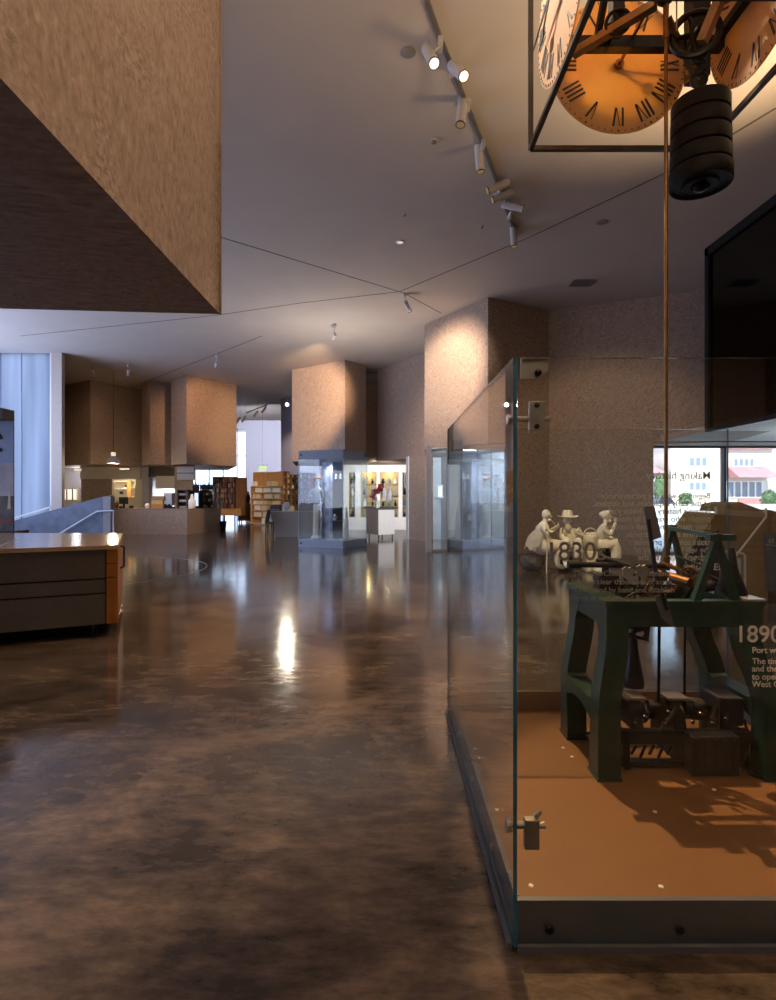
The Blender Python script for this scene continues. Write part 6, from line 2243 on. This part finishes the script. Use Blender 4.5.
m = MB().blob((L(600, 560).x, SY + 0.1, 0.18), 0.25, 0.26, 0.22, 12, 8, 0.14)
m.warp(lambda v: (v.x, v.y, max(0.0, min(v.z, 0.28))))
tag(obj('rock_seat', m, MATS['dark rock'], None), 'dark rock that the woman with the cup sits on', 'rock')
# --- white baskets and bundle between them
bx = L(588.5, 545)
t = thing('basket', 'white plaster basket with a tall handle between the hatted man and the woman', 'basket', (bx.x, SY - 0.1, 0.30))
m = MB().lathe([(0.10, 0.0), (0.13, 0.06), (0.15, 0.22), (0.145, 0.30), (0.12, 0.32), (0, 0.33)], (bx.x, SY - 0.1, 0.42), (0, 0, 1), 18)
obj('body', m, PLASTW, t, True)
m = MB().tube([(bx.x - 0.14 * math.cos(a), SY - 0.1, 0.72 + 0.16 * math.sin(a)) for a in [PI * k / 8 for k in range(9)]], 0.012, 6)
obj('handle', m, PLASTW, t, True)
m = MB()
for k in range(7):
    m.blob((bx.x + random.uniform(-0.1, 0.1), SY - 0.1 + random.uniform(-0.08, 0.05), 0.75), 0.05, 0.05, 0.045, 8, 6, 0.2)
obj('contents', m, PLASTW, t, True)
m = MB().box(bx.x - 0.12, SY - 0.24, 0, bx.x + 0.11, SY + 0.04, 0.42, 0.03)
tag(obj('crate', m, PLASTW), 'white plaster crate under the basket in the statue group', 'crate')
q = L(594, 558)
m = MB().lathe([(0.13, 0), (0.17, 0.05), (0.16, 0.12), (0.10, 0.2), (0.06, 0.24), (0.08, 0.27), (0, 0.26)], (q.x, SY - 0.35, 0), (0, 0, 1), 18)
m.warp(lambda v: (v.x + 0.012 * math.sin(v.z * 40 + v.y * 30), v.y, v.z))
tag(obj('sack', m, PLASTW, None, True), 'white plaster sack on the floor at the right of the crate', 'sack')
spot('statue_spot', (L(560, 500).x - 0.8, 7.8, CEIL - 0.35), (L(572, 545).x, SY, 0.6), 1050, 26, 0.6, (1.0, 0.80, 0.55), 0.05)

# ================================================================== MUSTARD EXHIBIT (right, beyond the case)
my = 8.5


def prism_px(poly, y0, y1, m=None):
    m = m or MB()
    P = [at(x, y, y0) for x, y in poly]
    return m.prism([(p.x, p.z) for p in P], y0, y1, 'y')


fl_y = 495 + EYE * FPX / my
ex_ = thing('exhibit_booth', 'angular mustard exhibit booth with a pale top rail beyond the glass case', 'exhibit', (at(745, 0, my).x, my + 0.4, 0))
obj('body', prism_px([(708, fl_y), (704, 530), (716.5, 513), (766, 518), (768, 520), (768, fl_y)], my, my + 0.9), MUSTARD, ex_)
obj('top_rail', prism_px([(717, 506.5), (719, 509), (765.5, 512), (766.5, 509.5), (767.5, 510), (767, 518), (718, 514.5), (717, 514)], my - 0.05, my + 0.02), mat('pale mustard rail', (0.40, 0.31, 0.18), 0.4, var=0.25, scale=1.5), ex_)
obj('sloped_lid', prism_px([(727, 504.5), (740, 502), (762, 510), (762, 514), (724, 512)], my + 0.3, my + 1.0), mat('dark mustard lid', (0.22, 0.14, 0.05), 0.5), ex_)
my2 = my
ex2 = thing('exhibit_block', 'second mustard exhibit block with a dark screen at the right edge', 'exhibit', (at(790, 0, my).x, my + 0.5, 0))
obj('body', prism_px([(785, fl_y), (771, 525), (771, 510), (777, 512), (830, 524), (830, fl_y)], my - 0.02, my + 0.6), MUSTARD, ex2)
obj('screen', prism_px([(765.5, 532), (800, 535), (800, fl_y - 3), (768, fl_y - 6)], my - 0.06, my - 0.02), SLATE, ex2)
m = prism_px([(766, 544.2), (800, 547), (800, 548), (766, 545.2)], my - 0.075, my - 0.06)
m = prism_px([(769, 539), (771, 539), (771, 543), (769, 543)], my - 0.075, my - 0.06, m)
m = prism_px([(772.5, 538), (774, 538), (774, 543), (772.5, 543)], my - 0.075, my - 0.06, m)
obj('screen_shelf', m, mat('grey strip', (0.35, 0.35, 0.36), 0.4), ex2)
m = MB().tube([at(766, 517, my - 0.08), at(735, 557, my - 0.3)], 0.016, 8)
m.tube([at(766, 508, my - 0.08), at(766, 517, my - 0.08)], 0.014, 8)
tag(obj('prop_strut', m, mat('white strut', (0.68, 0.62, 0.52), 0.4), None, True), 'thin white strut slanting across the mustard booth', 'strut')
fy_ = my - 0.45
t = thing('framed_board', 'pale blue board in a rounded white tube frame before the mustard booth', 'board', (at(735, 0, fy_).x, fy_, 0))
obj('board', prism_px([(727, 556.5), (741, 558.5), (741, 600), (727, 600)], fy_ + 0.01, fy_ + 0.03), mat('pale blue board', (0.45, 0.52, 0.66), 0.5), t)
p0 = at(724, 551.5, fy_)
m = MB().tube([(p0.x, fy_, 0.0), (p0.x, fy_, p0.z - 0.03), at(725, 551.5, fy_), at(743, 553.5, fy_), at(745, 555.5, fy_), (at(745, 0, fy_).x, fy_, 0.0)], 0.016, 8)
obj('tube_frame', m, mat('white tube', (0.6, 0.58, 0.56), 0.4), t, True)
ty_ = my - 0.7
t = thing('text_panel', 'dark slanted text panel with white lettering left of the mustard booth', 'panel', (at(702, 0, ty_).x, ty_, 0))
obj('board', prism_px([(684, 600), (688.5, 555), (700, 536), (719, 530), (719, 600)], ty_, ty_ + 0.04), mat('near black board', (0.02, 0.018, 0.02), 0.4), t)
pp = obj('foot', MB().box(at(686, 0, ty_).x, ty_ - 0.1, 0, at(718, 0, ty_).x, ty_ + 0.15, 0.03), BLACK, t)


for tx, px, py, sz_ in (('for b', 684.5, 561, 0.15), ('and', 685.5, 569.5, 0.15), ('LEB', 709, 570, 0.13), ('act', 697, 545, 0.12), ('is', 689, 553, 0.12)):
    q = at(px, py, ty_)
    text_part('lettering', tx, sz_, (q.x, ty_ - 0.003, q.z), PAPER, t, bold=0.003)

# ================================================================== STREET OUTSIDE
def house(name, label, px0, px1, roof_py, eave_py, y, wall_m, roof_m, wins, depth=6, porch=None):
    a, b_ = at(px0, 0, y), at(px1, 0, y)
    ze, zr = at(0, eave_py, y).z, at(0, roof_py, y).z
    t = thing(name, label, 'house', ((a.x + b_.x) / 2, y + depth / 2, -0.05))
    obj('wall', MB().box(a.x, y, -0.12, b_.x, y + depth, ze), wall_m, t)
    m = MB().prism([(y - 0.5, ze), (y + depth + 0.5, ze), (y + depth / 2, zr)], a.x - 0.2, b_.x + 0.2, 'x')
    obj('roof', m, roof_m, t)
    for (wa, wb_, wt_, wl, n) in wins:
        p, q = at(wa, wl, y), at(wb_, wt_, y)
        m = MB()
        m.box(p.x - 0.12, y - 0.08, p.z - 0.12, q.x + 0.12, y - 0.01, p.z)
        m.box(p.x - 0.12, y - 0.08, q.z, q.x + 0.12, y - 0.01, q.z + 0.12)
        for i in range(n + 1):
            x = p.x + (q.x - p.x) * i / n
            m.box(x - 0.09, y - 0.08, p.z, x + 0.09, y - 0.01, q.z)
        f = obj('window', m, WHITE, t)
        obj('pane', MB().box(p.x, y - 0.05, p.z, q.x, y - 0.02, q.z), mat('house pane', (0.22, 0.26, 0.32), 0.1), f)
    return t


PEACH = mat('peach render', (0.74, 0.60, 0.52), 0.7, var=0.05, scale=1)
PINKR = mat('pink red tile', (0.58, 0.24, 0.26), 0.7, var=0.12, scale=2)
hA = house('brick_house', 'peach two-storey house straight across the street', 671, 720, 424, 443, 60, PEACH, PINKR, [(688.5, 707, 458, 466, 3), (688.5, 706.5, 482.5, 490, 3)])
hB = house('brick_house', 'house with a pink-red porch roof at the right across the street', 728, 772, 440, 449, 60, mat('pale cream render', (0.66, 0.58, 0.50), 0.7), PINKR, [(733, 754, 459, 466, 4), (727, 762, 482, 497, 5)])
y = 60
m = MB().prism([(y - 2.2, at(0, 478, y).z), (y - 0.01, at(0, 478, y).z), (y - 0.01, at(0, 466.5, y).z)], at(727, 0, y).x, at(766, 0, y).x, 'x')
obj('porch_roof', m, PINKR, hB)
obj('porch_wall', MB().box(at(727, 0, y).x, y - 2.0, -0.12, at(766, 0, y).x, y - 1.8, at(0, 498.5, y).z), mat('pink wall', (0.55, 0.20, 0.19), 0.7), hB)
hC = house('brick_house', 'low house with pink roof and green tree seen at the left of the street window', 638, 664, 464, 473, 60, mat('grey render', (0.38, 0.38, 0.42), 0.7), mat('pink tile', (0.55, 0.25, 0.27), 0.7), [(655, 663, 484, 491, 2)])


def bush(label, px, py0, py1, y, w_px, nm='shrub', cat='shrub', trunk=False):
    p, q = at(px, py0, y), at(px, py1, y)
    t = thing(nm, label, cat, (p.x, y, -0.05))
    h = q.z + 0.05
    w = w_px * y / FPX / 2
    m = MB()
    rnd = random.Random(int(px * 7))
    z0 = p.z if trunk else -0.05
    for i in range(420):
        a, b2 = rnd.uniform(0, 2 * PI), rnd.uniform(-1, 1)
        r = rnd.uniform(0.55, 1.0)
        c = Vector((p.x + w * r * math.cos(a) * math.sqrt(1 - b2 * b2), y + w * r * math.sin(a) * math.sqrt(1 - b2 * b2), z0 + (q.z - z0) * (0.5 + 0.5 * b2 * r)))
        s = w * rnd.uniform(0.10, 0.2)
        d1 = Vector((rnd.uniform(-1, 1), rnd.uniform(-1, 1), rnd.uniform(-1, 1))).normalized() * s
        d2 = d1.cross(Vector((rnd.uniform(-1, 1), rnd.uniform(-1, 1), 0.3))).normalized() * s * 0.6
        m._f([m.bm.verts.new(c - d1), m.bm.verts.new(c + d2), m.bm.verts.new(c + d1), m.bm.verts.new(c - d2)])
    m.blob((p.x, y, (z0 + q.z) / 2), w * 0.72, w * 0.72, (q.z - z0) * 0.42, 10, 8, 0.3)
    obj('foliage', m, mat('street foliage', (0.10, 0.16, 0.07), 0.7, var=0.5, scale=1.5), t)
    obj('stem', MB().tube([(p.x, y, -0.12), (p.x, y, (z0 + q.z) / 2)], 0.12, 8), mat('bark', (0.12, 0.09, 0.06), 0.8), t)


bush('tall green tree at the left of the street window', 659, 468, 452, 75, 18, 'tree', 'tree', True)
bush('dark green bush at the left below the street tree', 660, 492, 471, 56, 14)
bush('round green bush before the peach house', 685.5, 503, 491, 54, 15)
bush('low green hedge bush before the pink-roofed house at the right', 770, 500, 489, 52, 18)
y = 46
a, b_ = at(640, 0, y), at(800, 0, y)
m = MB().box(a.x, y, -0.12, b_.x, y + 0.25, at(0, 504, y).z)
t = obj('garden_wall', m, mat('pale garden wall', (0.48, 0.44, 0.43), 0.8, var=0.05))
tag(t, 'low pale garden wall along the far side of the street', 'wall')
p = at(659, 0, 50)
car = thing('parked_car', 'dark grey parked car at the left of the street window', 'car', (p.x, 50, -0.12))
za = at(0, 503, 50).z
x0, x1 = at(650, 0, 50).x, at(672, 0, 50).x
z0c = 0.15
m = MB().prism([(x0, z0c), (x0, 0.75), (x0 + 0.3, 0.85), (x0 + 0.6, 1.4), (x1 - 0.55, 1.4), (x1 - 0.15, 0.85), (x1, 0.75), (x1, z0c)], 49.2, 50.8, 'y')
obj('body', m, mat('dark car paint', (0.06, 0.065, 0.08), 0.3), car)
m = MB().prism([(x0 + 0.42, 0.9), (x0 + 0.68, 1.33), (x1 - 0.6, 1.33), (x1 - 0.28, 0.9)], 49.17, 49.2, 'y')
obj('side_window', m, mat('car glass', (0.02, 0.025, 0.03), 0.1), car)
for x in (x0 + 0.4, x1 - 0.4):
    obj('wheel', MB().lathe([(0.1, 0), (0.29, 0.02), (0.31, 0.05), (0.31, 0.16), (0.28, 0.2), (0, 0.2)], (x, 49.15, 0.19), (0, 1, 0), 20), BLACK, car, True)
